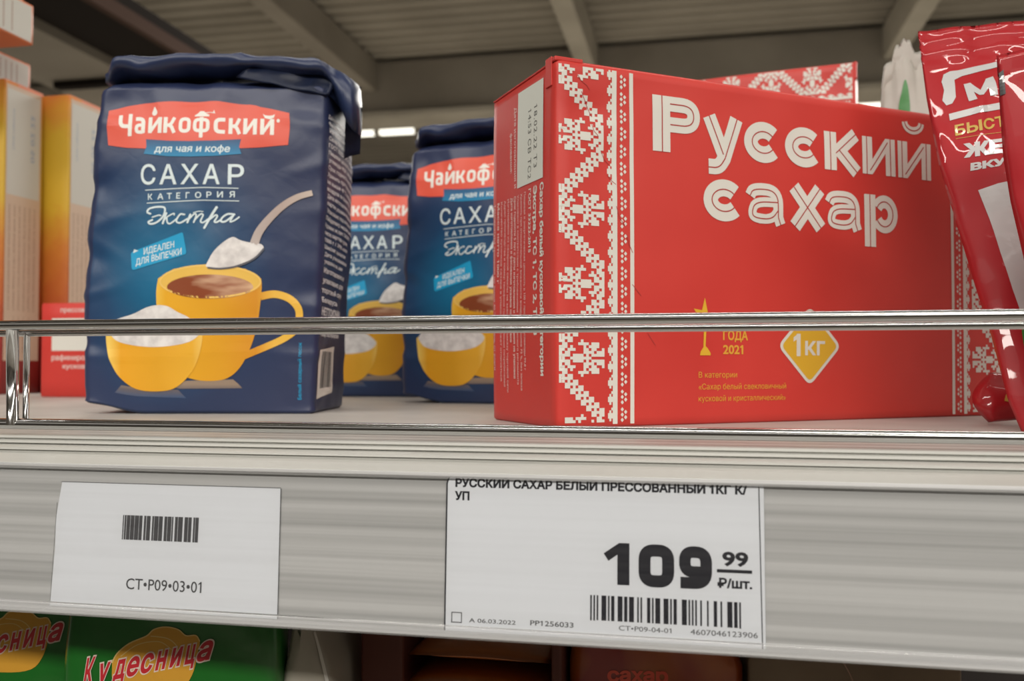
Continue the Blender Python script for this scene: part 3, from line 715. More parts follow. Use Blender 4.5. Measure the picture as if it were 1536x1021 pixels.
    a = Art(z2); a.poly(spline([(188, 520), (192, 600), (212, 680), (250, 750), (310, 800), (370, 822), (440, 828), (520, 820), (575, 790), (630, 730), (665, 660), (685, 580), (688, 510)], 4) + [(600, 470), (440, 455), (260, 470)]); bw = a.make('printed_bowl', S, 5, M['bowl'], root, G)
    a = Art(z2); a.poly(spline([(200, 520), (240, 470), (330, 440), (400, 408), (455, 396), (510, 402), (560, 430), (620, 460), (680, 520), (640, 570), (560, 595), (440, 606), (320, 595), (240, 570), (200, 520)], 5)); a.make('sugar', S, 6, M['sugar'], bw, G)
    a = Art(z2); a.poly(spline([(705, 195), (740, 130), (790, 80), (835, 55), (870, 70), (920, 82), (975, 90), (985, 120), (940, 160), (860, 195), (780, 212), (705, 205)], 5)); sp_ = a.make('printed_spoon', S, 6, M['sugar'], root, G)
    a = Art(z2); a.stroke(spline([(712, 210), (780, 214), (870, 198), (945, 160), (988, 112)], 6), 9); a.make('spoon_edge', S, 7, M['spoon_dark'], sp_, G)
    a = Art(z1); a.stroke(spline([(940, 1025), (962, 965), (1010, 900), (1080, 830), (1150, 785), (1225, 762)], 6), 44, wd1=28); a.make('spoon_handle', S, 6, M['spoon'], sp_, G)
    # vertical and side print
    a = Art(); a.text('Белый сахарный песок', 90.2, 6, 90.2 + 24, 1.5, bold=.01, rot=90); a.make('small_lettering', S, 1, M['cyan_print'], root, G)
    Sd = BAG.side
    a = Art(); rows = ['Дайындалған күні қаптамада', 'Өндіруші: сақтау мерзімі', 'Изготовитель: сахарный завод', 'Сахар белый категория Экстра', 'ГОСТ 33222-2015. Состав: сахар', 'Пищевая ценность в 100 г:', 'углеводы 99,8 г, калорийность', 'Срок годности не ограничен', 'Хранить при температуре', 'не выше 40 °C и влажности', 'воздуха не более 70 %', 'Дата изготовления и номер', 'партии указаны на упаковке', 'Упаковано под контролем', 'Пайдалану мерзімі шексіз', 'Құрамы: ақ қант. Сапасы', 'сақтау шарттары: құрғақ', '1000 г / 3990 ккал', 'Шикізат: қызылша', 'Дата упаковывания', 'указана на шве']
    for i, tx in enumerate(rows): a.text(tx, 3.0, 126 - i * 3.1, 3.0 + [44, 52, 55, 50, 56][i % 5] * (1 if i < 16 else .8), 1.7, bold=.03)
    for i, tx in enumerate(('Изготовлено и', 'упаковано для', 'торговой сети', 'Беларусь')): a.text(tx, 3, 60 - i * 4.2, 3 + (42 if i < 3 else 30), 2.1, bold=.04)
    a.text('НЕТТО/ОЧИЩ.', 3, 42, 46, 3.2, bold=.05).text('САЛМАҒЫ 1 кг', 3, 37, 42, 3.2, bold=.05).text('Товар сертифицирован', 3, 33, 44, 2.0, bold=.03)
    a.make('side_small_print', Sd, 1, M['bag_side_text'], root, 2.2)
    a = Art(lambda x, y: (x, y)); a.poly(rounded([(4, 6, 1), (34, 8, 1), (34, 29, 1), (4, 27, 1)], True)); bl = a.make('barcode_label', Sd, 1, M['white_print'], root, 2.2)
    a = Art(); xs = 9.0; random.seed(3)
    while xs < 31: wd_ = random.choice((.3, .5, .8)); a.rect(xs, 10.5, xs + wd_, 26.5); xs += wd_ + random.choice((.35, .5, .8))
    a.make('barcode', Sd, 2, M['grey_ink'], bl, 2.2)
    a = Art(); a.text('ГОСТ САХАР ЭКСТРА 1 КГ', 0, 0, 70, 2.2, bold=.03)
    a.tv = [(9 + y_, 92 - x_) for x_, y_ in a.tv]; a.make('left_side_print', lambda q, t: BAG.lside(q, t), 1, M['bag_side_text'], root, 2.2, sgn=-1)
    return root
bag = make_bag(); bag.location = (-.2518, .3412, 0); bag.rotation_euler = (0, 0, rad(11.5))
tag(bag, 'large front navy sugar bag with yellow cup picture, leftmost and nearest of the three', 'sugar bag', 'navy sugar bags')
index_kids()
b2 = copy_tree(bag); b2.location = (-.158, .4800, 0); b2.rotation_euler = (0, 0, rad(-9)); b2['label'] = 'navy sugar bag half hidden by the left edge of the big red sugar box'
b3 = copy_tree(bag); b3.location = (-.2535, .5640, 0); b3.rotation_euler = (0, 0, rad(3)); b3['label'] = 'smallest looking navy sugar bag, farthest back between the two other navy bags'

# ------------------------------------------------------------------ red carton of pressed sugar
def carton_disp(x, y, t, nx, ny, P):
    d = 0
    if ny < -.2:
        u = x / 203.; v = t / 120.
        d += .9 * math.sin(PI * max(0, min(1, u))) * math.sin(PI * max(0, min(1, v)))
        d -= .9 * math.exp(-((x - 12) ** 2 / 60 + (t - 104) ** 2 / 20)) + .5 * math.exp(-((x - 20) ** 2 / 40 + (t - 88) ** 2 / 60))
        d += .28 * noise.noise(Vector((x * .05, t * .09, 1))) * smoothstep(85, 116, t)
    elif nx < -.2: d += .5 * math.sin(PI * t / 120) - .5 * math.exp(-((y - 40) ** 2 / 150 + (t - 70) ** 2 / 400))
    return d
CART = Pack(0, 203.3, 55, 120, r=1.6, disp=carton_disp)
def stitch_rows():
    # one leg of the zigzag with its flower, row 0 is the left-hand peak, row 26 the right-hand one (mirrored)
    h = ['##..########.....', '####.####.#.#####', '#.##.....####.###', '##.###...##.##..#', '###.#....#.####..', '.##....####.###..', '##.##...#........', '#####............',
         '##.#.##..........', '..#####..........', '..##.#.##........', '....#####........', '....##.#.##......', '......#####......']
    return lambda r: (h[r] if r <= 13 else h[26 - r][::-1])
ROW = stitch_rows()
def ornament(art, zlo=1.0, zhi=118.6, mirror=None):
    cu, cv = .97, .935
    X = (lambda x: x) if mirror is None else (lambda x: mirror - x)
    # left peaks at z=71.3 +- 48.6 (flower pointing right), right peaks at 96.3 and 47.7
    z = 71.3; k0 = int((zlo - z) / cv) - 1; k1 = int((zhi - z) / cv) + 1
    for k in range(k0, k1 + 1):
        ph = k % 52; r = ph if ph <= 26 else 52 - ph; rowt = ROW(r)
        za = z + (k - .5) * cv; zb = za + cv
        if za < zlo or zb > zhi: continue
        c = 0
        while c < 17:
            if rowt[c] == '#':
                e = c
                while e < 17 and rowt[e] == '#': e += 1
                art.rect(X(.7 + c * cu), za, X(.7 + e * cu), zb); c = e
            else: c += 1
    # scalloped edge band, chain of lozenges, line
    zz = zlo
    art.rect(X(20.3), zlo, X(22.1), zhi)
    while zz < zhi - .2:
        ph = ((zz - zlo) / .9) % 6; i = int(ph + 1e-6)
        h = min(.9, zhi - zz)
        if i in (1, 2, 3, 4): art.rect(X(18.5 if i in (2, 3) else 19.0), zz, X(19.75), zz + h)
        if i not in (1, 4, 0): art.rect(X(19.75), zz, X(20.3), zz + h)
        zz += .9
    zc = zlo + 3
    while zc < zhi - 2:
        for dx, dz in ((23.9, -1.75), (23.9, 0), (23.9, 1.75), (25.2, -.875), (25.2, .875)):
            art.poly([(X(dx - .62), zc + dz), (X(dx), zc + dz - .75), (X(dx + .62), zc + dz), (X(dx), zc + dz + .75)])
        zc += 5.85
    art.rect(X(27.0), zlo, X(28.5), zhi)
def make_carton():
    root = empty('sugar_carton'); S = CART.surf; g = 4
    CART.body('carton', M['box_red'], root, 60, 16, 36, nc=2, tb=.8)
    # end flap edge and glued top flap standing slightly proud
    bm = bmesh.new(); bx(bm, -.0002, .2030, .001, .054, .1196, .1203, .0003); bm_obj('top_flap', bm, M['box_red'], root)
    bm = bmesh.new(); bx(bm, -.0006, .0000, .003, .0075, .1120, .1216, .0002); bx(bm, -.0004, .010, .0006, .006, .1196, .1212, .0004); bm_obj('corner_flap', bm, M['box_red'], root)
    a = Art(); ornament(a); a.make('cross_stitch_band', S, 0, M['box_white'], root, g)
    a = Art(); ornament(a, mirror=203.3); a.make('cross_stitch_band', S, 0, M['box_white'], root, g)
    # brand words drawn as inline strokes
    a = Art(); b = Art(); IO = .55; IW = .42
    def st(pts, w=5.9, off=IO, closed=False): a.stroke(pts, w, closed=closed); b.stroke(pts, IW, off=off, closed=closed)
    def gP(x0, x1, y0, h, w=7.0):
        st([(x0 + w / 2, y0), (x0 + w / 2, y0 + h)], w, off=-.3); q = 5.2; R_ = x1 - q / 2; B = y0 + h * .36
        st(rounded([(x0 + w, y0 + h - q / 2), (R_, y0 + h - q / 2, 7), (R_, B + q / 2, 7), (x0 + w, B + q / 2)], False, 9), q, off=0)
    def g_s(x0, x1, y0, h):
        q = 6.0; st(arc((x0 + x1) / 2 + .3, y0 + h / 2, (x1 - x0) / 2 - q / 2, h / 2 - q / 2 + .2, 40, 322, 30), q, off=.5)
    def g_u(x0, x1, y0, h):
        q = 5.4; st([(x0 + q * .5, y0 + h), ((x0 + x1) / 2, y0 + 1.2)], q, 0)
        st(rounded([(x1 - q * .5, y0 + h), ((x0 + x1) / 2 + .4, y0 + 0.0), ((x0 + x1) / 2 - 2.0, y0 - 3.4, 4), (x0 + 2.2, y0 - 3.4)], False, 7), q, .3)
    def g_k(x0, x1, y0, h):
        q = 5.8; st([(x0 + q / 2, y0), (x0 + q / 2, y0 + h)], q, 0); st([(x0 + q - .3, y0 + h * .45), (x1 - q * .62, y0 + h)], 5.2, 0); st([(x0 + q + 1.2, y0 + h * .55), (x1 - q * .55, y0)], 5.4, 0)
    def g_i(x0, x1, y0, h):
        q = 5.0; st([(x0 + q / 2, y0), (x0 + q / 2, y0 + h)], q, .3); st([(x1 - q / 2, y0), (x1 - q / 2, y0 + h)], q, 0); st([(x0 + q * .75, y0 + 1.4), (x1 - q * .75, y0 + h - 1.4)], 3.6, 0)
    def g_a(x0, x1, y0, h):
        q = 4.4; xr = x1 - q / 2 - 1.2
        st(rounded([(x0 + 1.6, y0 + h - 4.6), (x0 + 3.0, y0 + h - q / 2 + .2, 5), (xr, y0 + h - q / 2 + .2, 7), (xr, y0 + 2.6), (xr + 1.0, y0 + .0)], False, 7), q, 0)
        st(rounded([(xr, y0 + h * .56), (x0 + 4, y0 + h * .54, 5), (x0 + 2.2, y0 + h * .28, 4), (x0 + 3.2, y0 + 1.9, 4), (xr - 3, y0 + 1.7, 5), (xr, y0 + h * .36)], False, 7), 3.5, 0)
    def g_x(x0, x1, y0, h):
        q = 5.4; st([(x0 + q * .55, y0 + h), (x1 - q * .55, y0)], q, 0); st([(x1 - q * .6, y0 + h), (x0 + q * .6, y0)], q, 0)
    def g_p(x0, x1, y0, h):
        q = 5.6; st([(x0 + q / 2, y0 - 5.6), (x0 + q / 2, y0 + h)], q, 0)
        cx = (x0 + q * .6 + x1) / 2; st(arc(cx, y0 + h / 2, (x1 - cx) - 2.5, h / 2 - 2.4, 150, -150, 26), 5.0, 0)
    y0, h = 93.2, 14.4
    gP(36.0, 55.2, y0, 19.3); g_u(56.4, 73.4, y0, h); g_s(73.6, 90.6, y0, h); g_s(91.8, 109.3, y0, h); g_k(110.4, 129.2, y0, h); g_i(128.9, 145.6, y0, h); g_i(147.0, 164.4, y0, h)
    st(arc(155.2, 115.4, 4.4, 3.2, 180, 360, 12), 2.9, 0)
    y0 = 71.0
    g_s(56.0, 73.4, y0, h); g_a(74.5, 91.9, y0, h); g_x(92.8, 111.0, y0, h); g_a(110.6, 128.2, y0, h); g_p(129.3, 146.2, y0, h)
    a.make('brand_lettering', S, 1, M['box_white'], root, g); b.make('lettering_inline', S, 2, M['inline_red'], root, g)
    # fine cracks in the print
    a = Art(); W_ = lambda x, y: (.62 + (x - 838) * .246, 120 - (y - 96) * .2207)
    for q_ in ([(866, 116), (871, 124), (880, 130), (884, 136)], [(872, 140), (880, 158), (889, 176)], [(888, 188), (891, 198), (897, 204)], [(901, 226), (906, 238), (914, 246)], [(911, 262), (917, 270), (924, 275)], [(924, 308), (929, 326), (937, 336)], [(940, 350), (943, 364), (949, 377)], [(948, 425), (958, 437), (962, 442)], [(972, 498), (980, 510), (985, 517)]):
        a.stroke([W_(*p) for p in q_], .22)
    a.make('print_cracks', S, 1, M['inline_red'], root, g)
    # award statuette
    a = Art(); a.poly([(56.6, 43.8), (57.6, 39.6), (58.4, 36.5), (57.4, 36.9), (57.2, 33), (56.9, 27), (57.8, 26.2), (59.0, 24.6), (59.0, 23.8), (54.6, 23.8), (54.9, 25.2), (56.0, 26.6), (56.2, 33), (55.7, 37.2), (54.4, 36.6), (52.0, 39.9), (55.4, 39.4)])
    a.make('award_emblem', S, 1, M['gold_print'], root, g)
    a = Art(); a.text('ТОВАР', 64.2, 34.2, 74.6, 3.2, bold=.03).text('ГОДА', 64.2, 29.3, 74.8, 3.2, bold=.03).text('2021', 64.2, 24.4, 72.8, 3.1, bold=.03)
    a.text('В категории', 54.1, 16.1, 70.2, 2.0).text('«Сахар белый свекловичный', 54.1, 12.0, 91.8, 2.0).text('кусковой и кристаллический»', 54.1, 7.9, 91.6, 2.0)
    a.make('award_lettering', S, 1, M['gold_text'], root, g)
    a = Art(); rh = [(88.0, 27.4, 3), (102.6, 42.0, 3), (117.3, 27.4, 3), (102.6, 12.8, 3)]; a.poly(rounded(rh, True)); wr = a.make('weight_badge', S, 1, M['box_white'], root, g)
    a = Art(); a.poly(rounded([(89.6, 27.4, 2), (102.6, 40.4, 2), (115.6, 27.4, 2), (102.6, 14.4, 2)], True)); a.make('badge_field', S, 2, M['gold_print'], wr, g)
    a = Art(); a.text('1', 95.0, 24.0, 98.2, 8.0, bold=.03).text('кг', 100.3, 24.2, 109.6, 6.6, bold=.02); a.make('badge_lettering', S, 3, M['box_white'], wr, g)
    # left end: date field and small print running down the side
    Sl = CART.lside
    a = Art(); a.poly([(9.7, 116.5), (30.5, 116.8), (31.2, 83.0), (9.5, 82.9)]); df = a.make('date_field', Sl, 1, M['sticker'], root, g, sgn=-1)
    def down(body, q, t0, t1, cap, bold=0.02, space=1.0):
        vs, fs = text_geo(body, bold, 0, space); xa = min(v[0] for v in vs); xb = max(v[0] for v in vs); sx = (t0 - t1) / (xb - xa); sy = cap / cap_h(bold)
        a.tgeo([(q - y_ * sy, t0 - (x_ - xa) * sx) for x_, y_ in vs], fs)
    # q grows to the back (left in view): letters stand with their heads towards the front edge
    a = Art(); down('18.02.22 Т3', 16.8, 109, 87.5, 2.6, 0.0, 1.1); down('14:53 СВ ТС2', 21.6, 108.6, 84.5, 2.6, 0.0, 1.1); a.make('date_stamp', Sl, 2, M['ink_dots'], df, g, sgn=-1)
    a = Art(); down('Сахар белый кусковой категории', 11.7, 81.5, 16.8, 2.7, .04); down('Экстра, ТС 1, ТС 2, ТС 3', 17.0, 81.4, 30.5, 2.7, .04); down('ГОСТ 33222-2015', 21.0, 81.0, 59, 1.9, .02)
    a.make('side_heading', Sl, 1, M['box_white'], root, g, sgn=-1)
    a = Art(); txt = ['Пищевая и энергетическая ценность в 100 г продукта: углеводы 99,8 г', 'Хранить при относительной влажности воздуха не более 75 %, без запаха', 'Упаковано в соответствии с требованиями технического регламента', 'Срок годности 5 лет с даты изготовления и фасования на упаковке', 'Дата изготовления и фасования указана на упаковке', 'Изготовлено из сахарной свеклы на заводе по заказу торговой сети', 'Адрес производства и номер телефона горячей линии потребителей', 'Количество кусочков сахара в упаковке может отличаться', 'Масса нетто 1000 г', 'Температура хранения не выше 40 °C, беречь от влаги']
    for i, tx in enumerate(txt):
        b_ = .03 if i in (3, 4, 8) else .01; L_ = {8: 30, 4: 52}.get(i, 62 + (i * 7) % 9); down(tx, 25.0 + i * 3.05, 80.6, 80.6 - L_, 1.5 if i not in (3, 4, 8) else 1.8, b_)
    down('Дата изготовления и', 33.8, 112.5, 83.5, 1.9, .02); down('фасования:', 37.4, 104, 89.5, 1.9, .02)
    a.make('side_small_print', Sl, 1, M['side_text'], root, g, sgn=-1)
    return root
carton = make_carton(); carton.location = (-.04435, .29108, 0); carton.rotation_euler = (0, 0, .60959)
tag(carton, 'big red sugar carton lying long side down with white cross-stitch bands and brand words', 'sugar carton', 'red sugar cartons')
index_kids()
c2 = copy_tree(carton); c2['label'] = 'red sugar carton standing on end behind the big one, only its flowered top showing'
# stands on end: its left edge band is now on top
th = rad(-10.8); Rz = Matrix.Rotation(th, 4, 'Z'); Ry = Matrix.Rotation(rad(90), 4, 'Y')
c2.rotation_mode = 'XYZ'; c2.rotation_euler = (Rz @ Ry).to_euler()
corner = Vector((.0935, .5754, .2033)); c2.location = corner - (Rz @ Vector((.120, 0, 0)))

# ------------------------------------------------------------------ film pouches at the right
def film_bump(m, k=1.0):
    add_bump(m, 40, .3 * k, .0016, detail=4, stretch=(1, 1, .7)); return m
film_bump(M['pouch']); film_bump(M['film_white'], .8)
def patch(name, f, nu, nv, mat, parent, thick, smooth=True, uv=True):
    """closed pillow: front f(u,v,+1), back f(u,v,-1) meeting at the rim"""
    bm = bmesh.new(); F = {}
    for sgn in (1, -1):
        for i in range(nu + 1):
            for j in range(nv + 1):
                rim = i in (0, nu) or j in (0, nv)
                if sgn == -1 and rim: F[-1, i, j] = F[1, i, j]; continue
                F[sgn, i, j] = bm.verts.new(f(i / nu, j / nv, sgn) * MM)
    for sgn in (1, -1):
        for i in range(nu):
            for j in range(nv):
                q = [F[sgn, i, j], F[sgn, i + 1, j], F[sgn, i + 1, j + 1], F[sgn, i, j + 1]]
                if len(set(q)) == 4:
                    try: bm.faces.new(q if sgn == 1 else q[::-1])
                    except ValueError: pass
    return bm_obj(name, bm, mat, parent, smooth)
# local frame of pouch: origin at its lower left corner in view, x to the right in view, z up
EL = [(0,18.7),(9.6,16.2),(30.4,14.8),(43.5,13.2),(66,11.2),(88,9.5),(113,10.2),(140,12.4)]   # height -> left edge
def make_pouch():
    root = empty('gelling_sugar_pouch')
    def centre(s, t):    # s mm from the left edge, t mm up
        x = interp(EL, t) + s * (.985); z = t + s * .10 * smoothstep(0, 60, t) ; y = 52 * (t / 140) ** 1.1
        return Vector((x, y, z))
    def f(u, v, sg):
        s = u * 92; t = v * 141; p = centre(s, t)
        pil = (max(0, math.sin(PI * u)) ** .55) * (max(0, math.sin(PI * min(1, v * 1.02 + .10))) ** .7) * (1 - smoothstep(.82, .92, v))
        if v > .92: pil = 0
        d = 11 * pil
        cr = max(0, ridge(Vector((s * .07, t * .03, 3)), 1) - .3) * 1.3 * smoothstep(.35, .8, v) * (1 if v < .9 else .25)
        wr = .5 * noise.noise(Vector((s * .12, t * .10, 5)))
        p.y -= sg * (d + (cr + wr) * (0 if u in (0, 1) else 1)) if sg > 0 else -d * .6
        if v > .9: p.y += .6 * math.sin(s * .35) + (.35 * math.sin(t * 3.6) if sg > 0 else 0)
        return p
    patch('film', f, 90, 110, M['pouch'], root, 1)
    S = lambda s, t: f(max(.001, s / 92), t / 141, 1)
    # artwork: px on the photograph's pouch -> mm; rotated print
    def px(x, y):
        d = .275 + .055 * (650 - y) / 600; k = d / 1370 * 1000
        t = (622 - y) * k + 10 * (.33 - d) / .055 * 0; X = (x - 1377) * k - 0
        d0 = k; t = 20.1 - (y - 548.8) * k
        # shift so the left edge of the film is s=0
        xl = interp([(50, 1377), (150, 1385), (250, 1400), (340, 1425), (440, 1455), (500, 1475), (600, 1505), (650, 1530)], y)
        s = (x - xl) * k * 1.0; t -= s * .10; s -= 3.0
        return s, t
    q5 = lambda X, Y: px(1340 + X / 5.107, 30 + Y / 5.105)
    q6 = lambda X, Y: px(1400 + X / 3.926, 220 + Y / 3.926)
    a = Art(q5); a.poly([(430, 430), (480, 405), (540, 400), (790, 345), (860, 328), (860, 372), (790, 392), (560, 450), (500, 480), (495, 560), (492, 620), (465, 668), (425, 680), (400, 640), (418, 560), (408, 490)])
    a.poly([(560, 520), (612, 508), (670, 575), (722, 485), (778, 465), (790, 615), (735, 622), (728, 560), (680, 615), (655, 615), (625, 585), (638, 645), (578, 660)])
    a.poly([(438, 748), (640, 705), (860, 668), (862, 722), (640, 755), (442, 800)])
    a.make('brand_lettering', S, 1, M['film_white'], root, 2)
    a = Art(q5)
    def sl(body, x0, y0, x1, cap, ang, bold=.03):
        vs, fs = text_geo(body, bold); xa = min(v[0] for v in vs); xb = max(v[0] for v in vs); sx = (x1 - x0) / (xb - xa); sy = cap / cap_h(bold)
        a.tgeo([(x0 + (x - xa) * sx, y0 - y * sy + (x - xa) * sx * math.tan(rad(-ang))) for x, y in vs], fs)
    sl('БЫСТР', 470, 920, 900, 78, 9.5); a.stroke([(470, 945), (860, 905)], 3); a.make('gold_lettering', S, 1, M['film_gold'], root, 2)
    a = Art(q6); sl('ЖЕЛИ', 160, 92, 560, 72, 6, .06); sl('ВКУС', 192, 170, 440, 38, 8, .06); a.make('white_lettering', S, 1, M['film_white'], root, 2)
    a = Art(q6); a.poly([(232, 285), (330, 252), (470, 225), (640, 210), (640, 600), (640, 1000), (560, 1000), (480, 1000), (455, 945), (420, 850), (350, 640), (290, 450)]); a.make('white_panel', S, 1, M['film_white'], root, 2)
    a = Art(lambda x, y: px(x, y)); a.poly(spline([(1522, 495), (1530, 480), (1560, 470), (1570, 530), (1535, 535), (1522, 495)], 4)); a.make('leaf_print', S, 2, M['film_green'], root, 2)
    return root
po = make_pouch(); po.location = (.0768, .2960, 0); po.rotation_euler = (0, 0, rad(11.5))
tag(po, 'glossy crimson film pouch with white lettering, leaning at the right end of the red carton', 'pouch', 'crimson gelling sugar pouches')
def make_pouch2():
    root = empty('gelling_sugar_pouch')
    E2 = [(0, 34), (25, 22), (48, 13.1), (66, 9.2), (79, 7.3), (107, 5.9), (140, 5.0)]
    def f(u, v, sg):
        s = u * 90; t = v * 107; x = interp(E2, t) + s; z = t + s * .22 * smoothstep(60, 104, t) * (1 if s < 40 else 40 / s); y = 0
        pil = (max(0, math.sin(PI * u)) ** .6) * (max(0, math.sin(PI * min(1, v + .06))) ** .7)
        d = 10 * pil + .7 * noise.noise(Vector((s * .08, t * .08, 8))) * (0 if u in (0, 1) else 1)
        return Vector((x, y - sg * d if sg > 0 else y + d * .6, z))
    patch('film', f, 60, 70, M['pouch'], root, 1)
    S = lambda s, t: f(max(.001, s / 90), t / 107, 1)
    a = Art(); a.poly([(.2, 95.5), (1.6, 95.7), (1.6, 102.6), (.2, 101.8)]); a.make('seam_slot', S, 1, M['film_black'], root, 1, base=.25)  # dark hole in the seam, its shade painted as a black patch
    return root
po2 = make_pouch2(); po2.location = (.0766, .2742, 0); po2.rotation_euler = (0, 0, rad(11.5))
tag(po2, 'plain crimson film pouch cut by the right edge, in front of the lettered pouch', 'pouch', 'crimson gelling sugar pouches')

# white leaf pack behind
wp = empty('white_film_pack', (.0952, .486, 0), (0, 0, rad(11.5))); tag(wp, 'white crumpled film pack with a green leaf peeping over the red carton', 'pack')
TE = [(0, 118), (1.5, 149), (3, 166), (4, 172), (8, 175), (9.5, 182), (11, 181), (14, 186), (17, 185), (19, 178), (23, 180), (28, 184), (60, 183), (90, 180)]
def fw(u, v, sg):
    s = u * 90; x = -6 + s * 1.0; t = v * (interp(TE, max(0, s)) + 2.2 * noise.noise(Vector((s * .35, 1, 1))))
    d = 14 * max(0, math.sin(PI * u)) ** .6 * max(0, math.sin(PI * min(1, v + .05))) ** .6 + 1.5 * noise.noise(Vector((s * .12, t * .08, 2))) * (0 if u in (0, 1) else 1)
    return Vector((x + (1 - v) * -4, -sg * d if sg > 0 else d, t))
patch('film', fw, 70, 80, M['white_film'], wp, 1)
a = Art(); a.poly(spline([(9.5, 138), (8.8, 148), (10, 156), (12, 163), (13.6, 154), (13.8, 146), (12.5, 136), (9.5, 138)], 5))
def sw(s, t):
    u = max(.001, (s + 1) / 90); H_ = interp(TE, u * 90); return fw(u, min(.99, t / H_), 1)
a.make('leaf_print', sw, 1, M['film_green'], wp, 2, base=.4)

# crumpled red pouch lying low at the right
lp = empty('crumpled_pouch', (.0975, .340, .0), (0, 0, rad(11.5))); tag(lp, 'crumpled red and yellow film pouch wedged low between the carton and the lettered pouch', 'pouch')
def fl(u, v, sg):
    s = u * 46; t = .8 + v * 17
    x = s + 5 * v - 6 * math.sin(PI * v); d = 6 * max(0, math.sin(PI * u)) ** .5 * max(0, math.sin(PI * v)) ** .6 + 2.2 * max(0, ridge(Vector((s * .06, t * .07, 12)), 1)) * (0 if (u in (0, 1) or v in (0, 1)) else 1)
    return Vector((x, v * 8 - sg * d if sg > 0 else v * 8 + d * .5, t + 4 * math.sin(u * 2)*(1-v) * .5))
patch('film', fl, 40, 30, M['pouch'], lp, 1)
a = Art(); a.poly([(8, 7), (12, 6), (15, 14), (10, 15)])
a.make('gold_patch', lambda s, t: fl(max(.01, s / 46), t / 17, 1), 1, M['film_gold'], lp, 2, base=.3)

# ------------------------------------------------------------------ cartons at the left
M['fusilli'] = node_mat('yellow_orange_print', (.8, .5, .04), .45)
uv_ramp(M['fusilli'], [(0, (.20, .012, .01)), (.20, (.25, .015, .01)), (.32, (.42, .08, .015)), (.50, (.52, .17, .02)), (.64, (.60, .37, .025)), (.84, (.60, .38, .03)), (.97, (.64, .25, .04)), (1, (.68, .20, .05))], 'y', (0, 0), 2.42, wob=.25, wob_scale=9)
M['beige'] = node_mat('beige_print_panel', (.58, .42, .30), .5)
M['orange'] = node_mat('orange_carton', (.68, .17, .05), .45)
M['grey_panel'] = node_mat('pale_grey_panel', (.55, .53, .47), .5)
M['tan_text'] = node_mat('tan_small_print', (.34, .21, .15), .5)
M['blue_text'] = node_mat('blue_grey_print', (.28, .34, .44), .5)
M['green_grey'] = node_mat('sage_print', (.36, .45, .38), .5)
def tall_carton(loc, label, wide=130, deep=39, H=225):
    root = empty('tall_carton', loc, (0, 0, 0)); P = Pack(-wide, 0, deep, H, r=1.2)
    P.body('carton', M['fusilli'], root, 8, 4, 12, nc=2, tb=.8); Sd = P.side
    a = Art(); a.rect(1.5, 24, deep - 2.5, H - 3); pn = a.make('side_panel', Sd, 0, M['beige'], root, None)
    a = Art(); a.rect(2.5, H - 82, deep - 4, H - 6); up = a.make('pale_panel', Sd, 1, M['grey_panel'], root, None)
    a = Art(); random.seed(int(abs(loc[0]) * 1000))
    def dn_(body, q, t0, t1, cap, bold=.01):
        vs, fs = text_geo(body, bold); xa = min(v[0] for v in vs); xb = max(v[0] for v in vs); sx = (t0 - t1) / (xb - xa); sy = cap / cap_h(bold)
        a.tgeo([(q + y_ * sy, t1 + (x_ - xa) * sx) for x_, y_ in vs], fs)
    for i, tx in enumerate(('Состав: мука пшеничная, сахар, масло растительное', 'Пищевая ценность в 100 г продукта: белки, жиры', 'Хранить в сухом прохладном месте не более года', 'Изготовитель: пищевой комбинат, дата на крышке', 'Продукт может содержать следы орехов и молока', 'Способ приготовления указан на обороте')):
        dn_(tx, 5 + i * 5, 136, 60, 2.0)
    for i in range(4): dn_('Масса нетто 500 г', 10 + 5 * i, 56, 30, 2.2)
    a.make('small_print', Sd, 1, M['tan_text'], root, None)
    a = Art(); dn_('Срок годности', 8, 205, 176, 1.8); dn_('05 02 22', 26, 205, 170, 4.0); a.make('date_stamp', Sd, 2, M['blue_text'], up, None)
    a = Art(); a.rect(-wide + .5, H - 7, -.3, H - .5); a.make('top_stripe', P.surf, 0, M['orange'], root, None)
    a = Art(); a.rect(.5, H - 3, deep - .8, H - .4); a.make('side_stripe', Sd, 1, M['orange'], root, None)
    tag(root, label, 'carton', 'yellow and orange cartons at the left'); return root
tall_carton((-.4818, .5597, 0), 'leftmost tall yellow and orange carton with beige text side, under the stacked white ones')
tall_carton((-.4628, .6030, 0), 'tall yellow and orange carton just left of the front navy bag, behind the leftmost one', wide=58, deep=42)
def flat_carton(loc, H, deep, label, wide=120):
    root = empty('flat_carton', loc); P = Pack(-wide, 0, deep, H, r=.8); P.body('carton', M['orange'], root, 4, 3, 3, nc=2, tb=.6); Sd = P.side
    a = Art(); a.rect(1, 1.5, deep - 2, H - 1.5); a.make('side_panel', Sd, 0, M['grey_panel'], root, None)
    a = Art(); a.rect(deep * .05, 3, deep * .55, H - 3); a.make('sage_patch', Sd, 1, M['green_grey'], root, None)
    a = Art(); a.rect(deep * .08, 4, deep * .22, H - 5); a.make('dark_mark', Sd, 2, M['grey_ink'], root, None)
    a = Art()
    for i in range(4): a.rect(deep * (.66 + i * .06), 3.5, deep * (.66 + i * .06) + .9, H - 4)
    a.make('small_print', Sd, 1, M['tan_text'], root, None)
    tag(root, label, 'carton', 'pale sided cartons stacked on top at the left'); return root
flat_carton((-.4922, .5060, .2255), 21.5, 91, 'lower pale sided carton lying on the leftmost tall yellow carton')
flat_carton((-.4615, .4300, .2474), 28.5, 132, 'upper pale sided carton jutting forward at the top left corner')
flat_carton((-.4680, .4400, .2766), 26, 120, 'topmost orange carton, only its lower edge showing at the very top left')
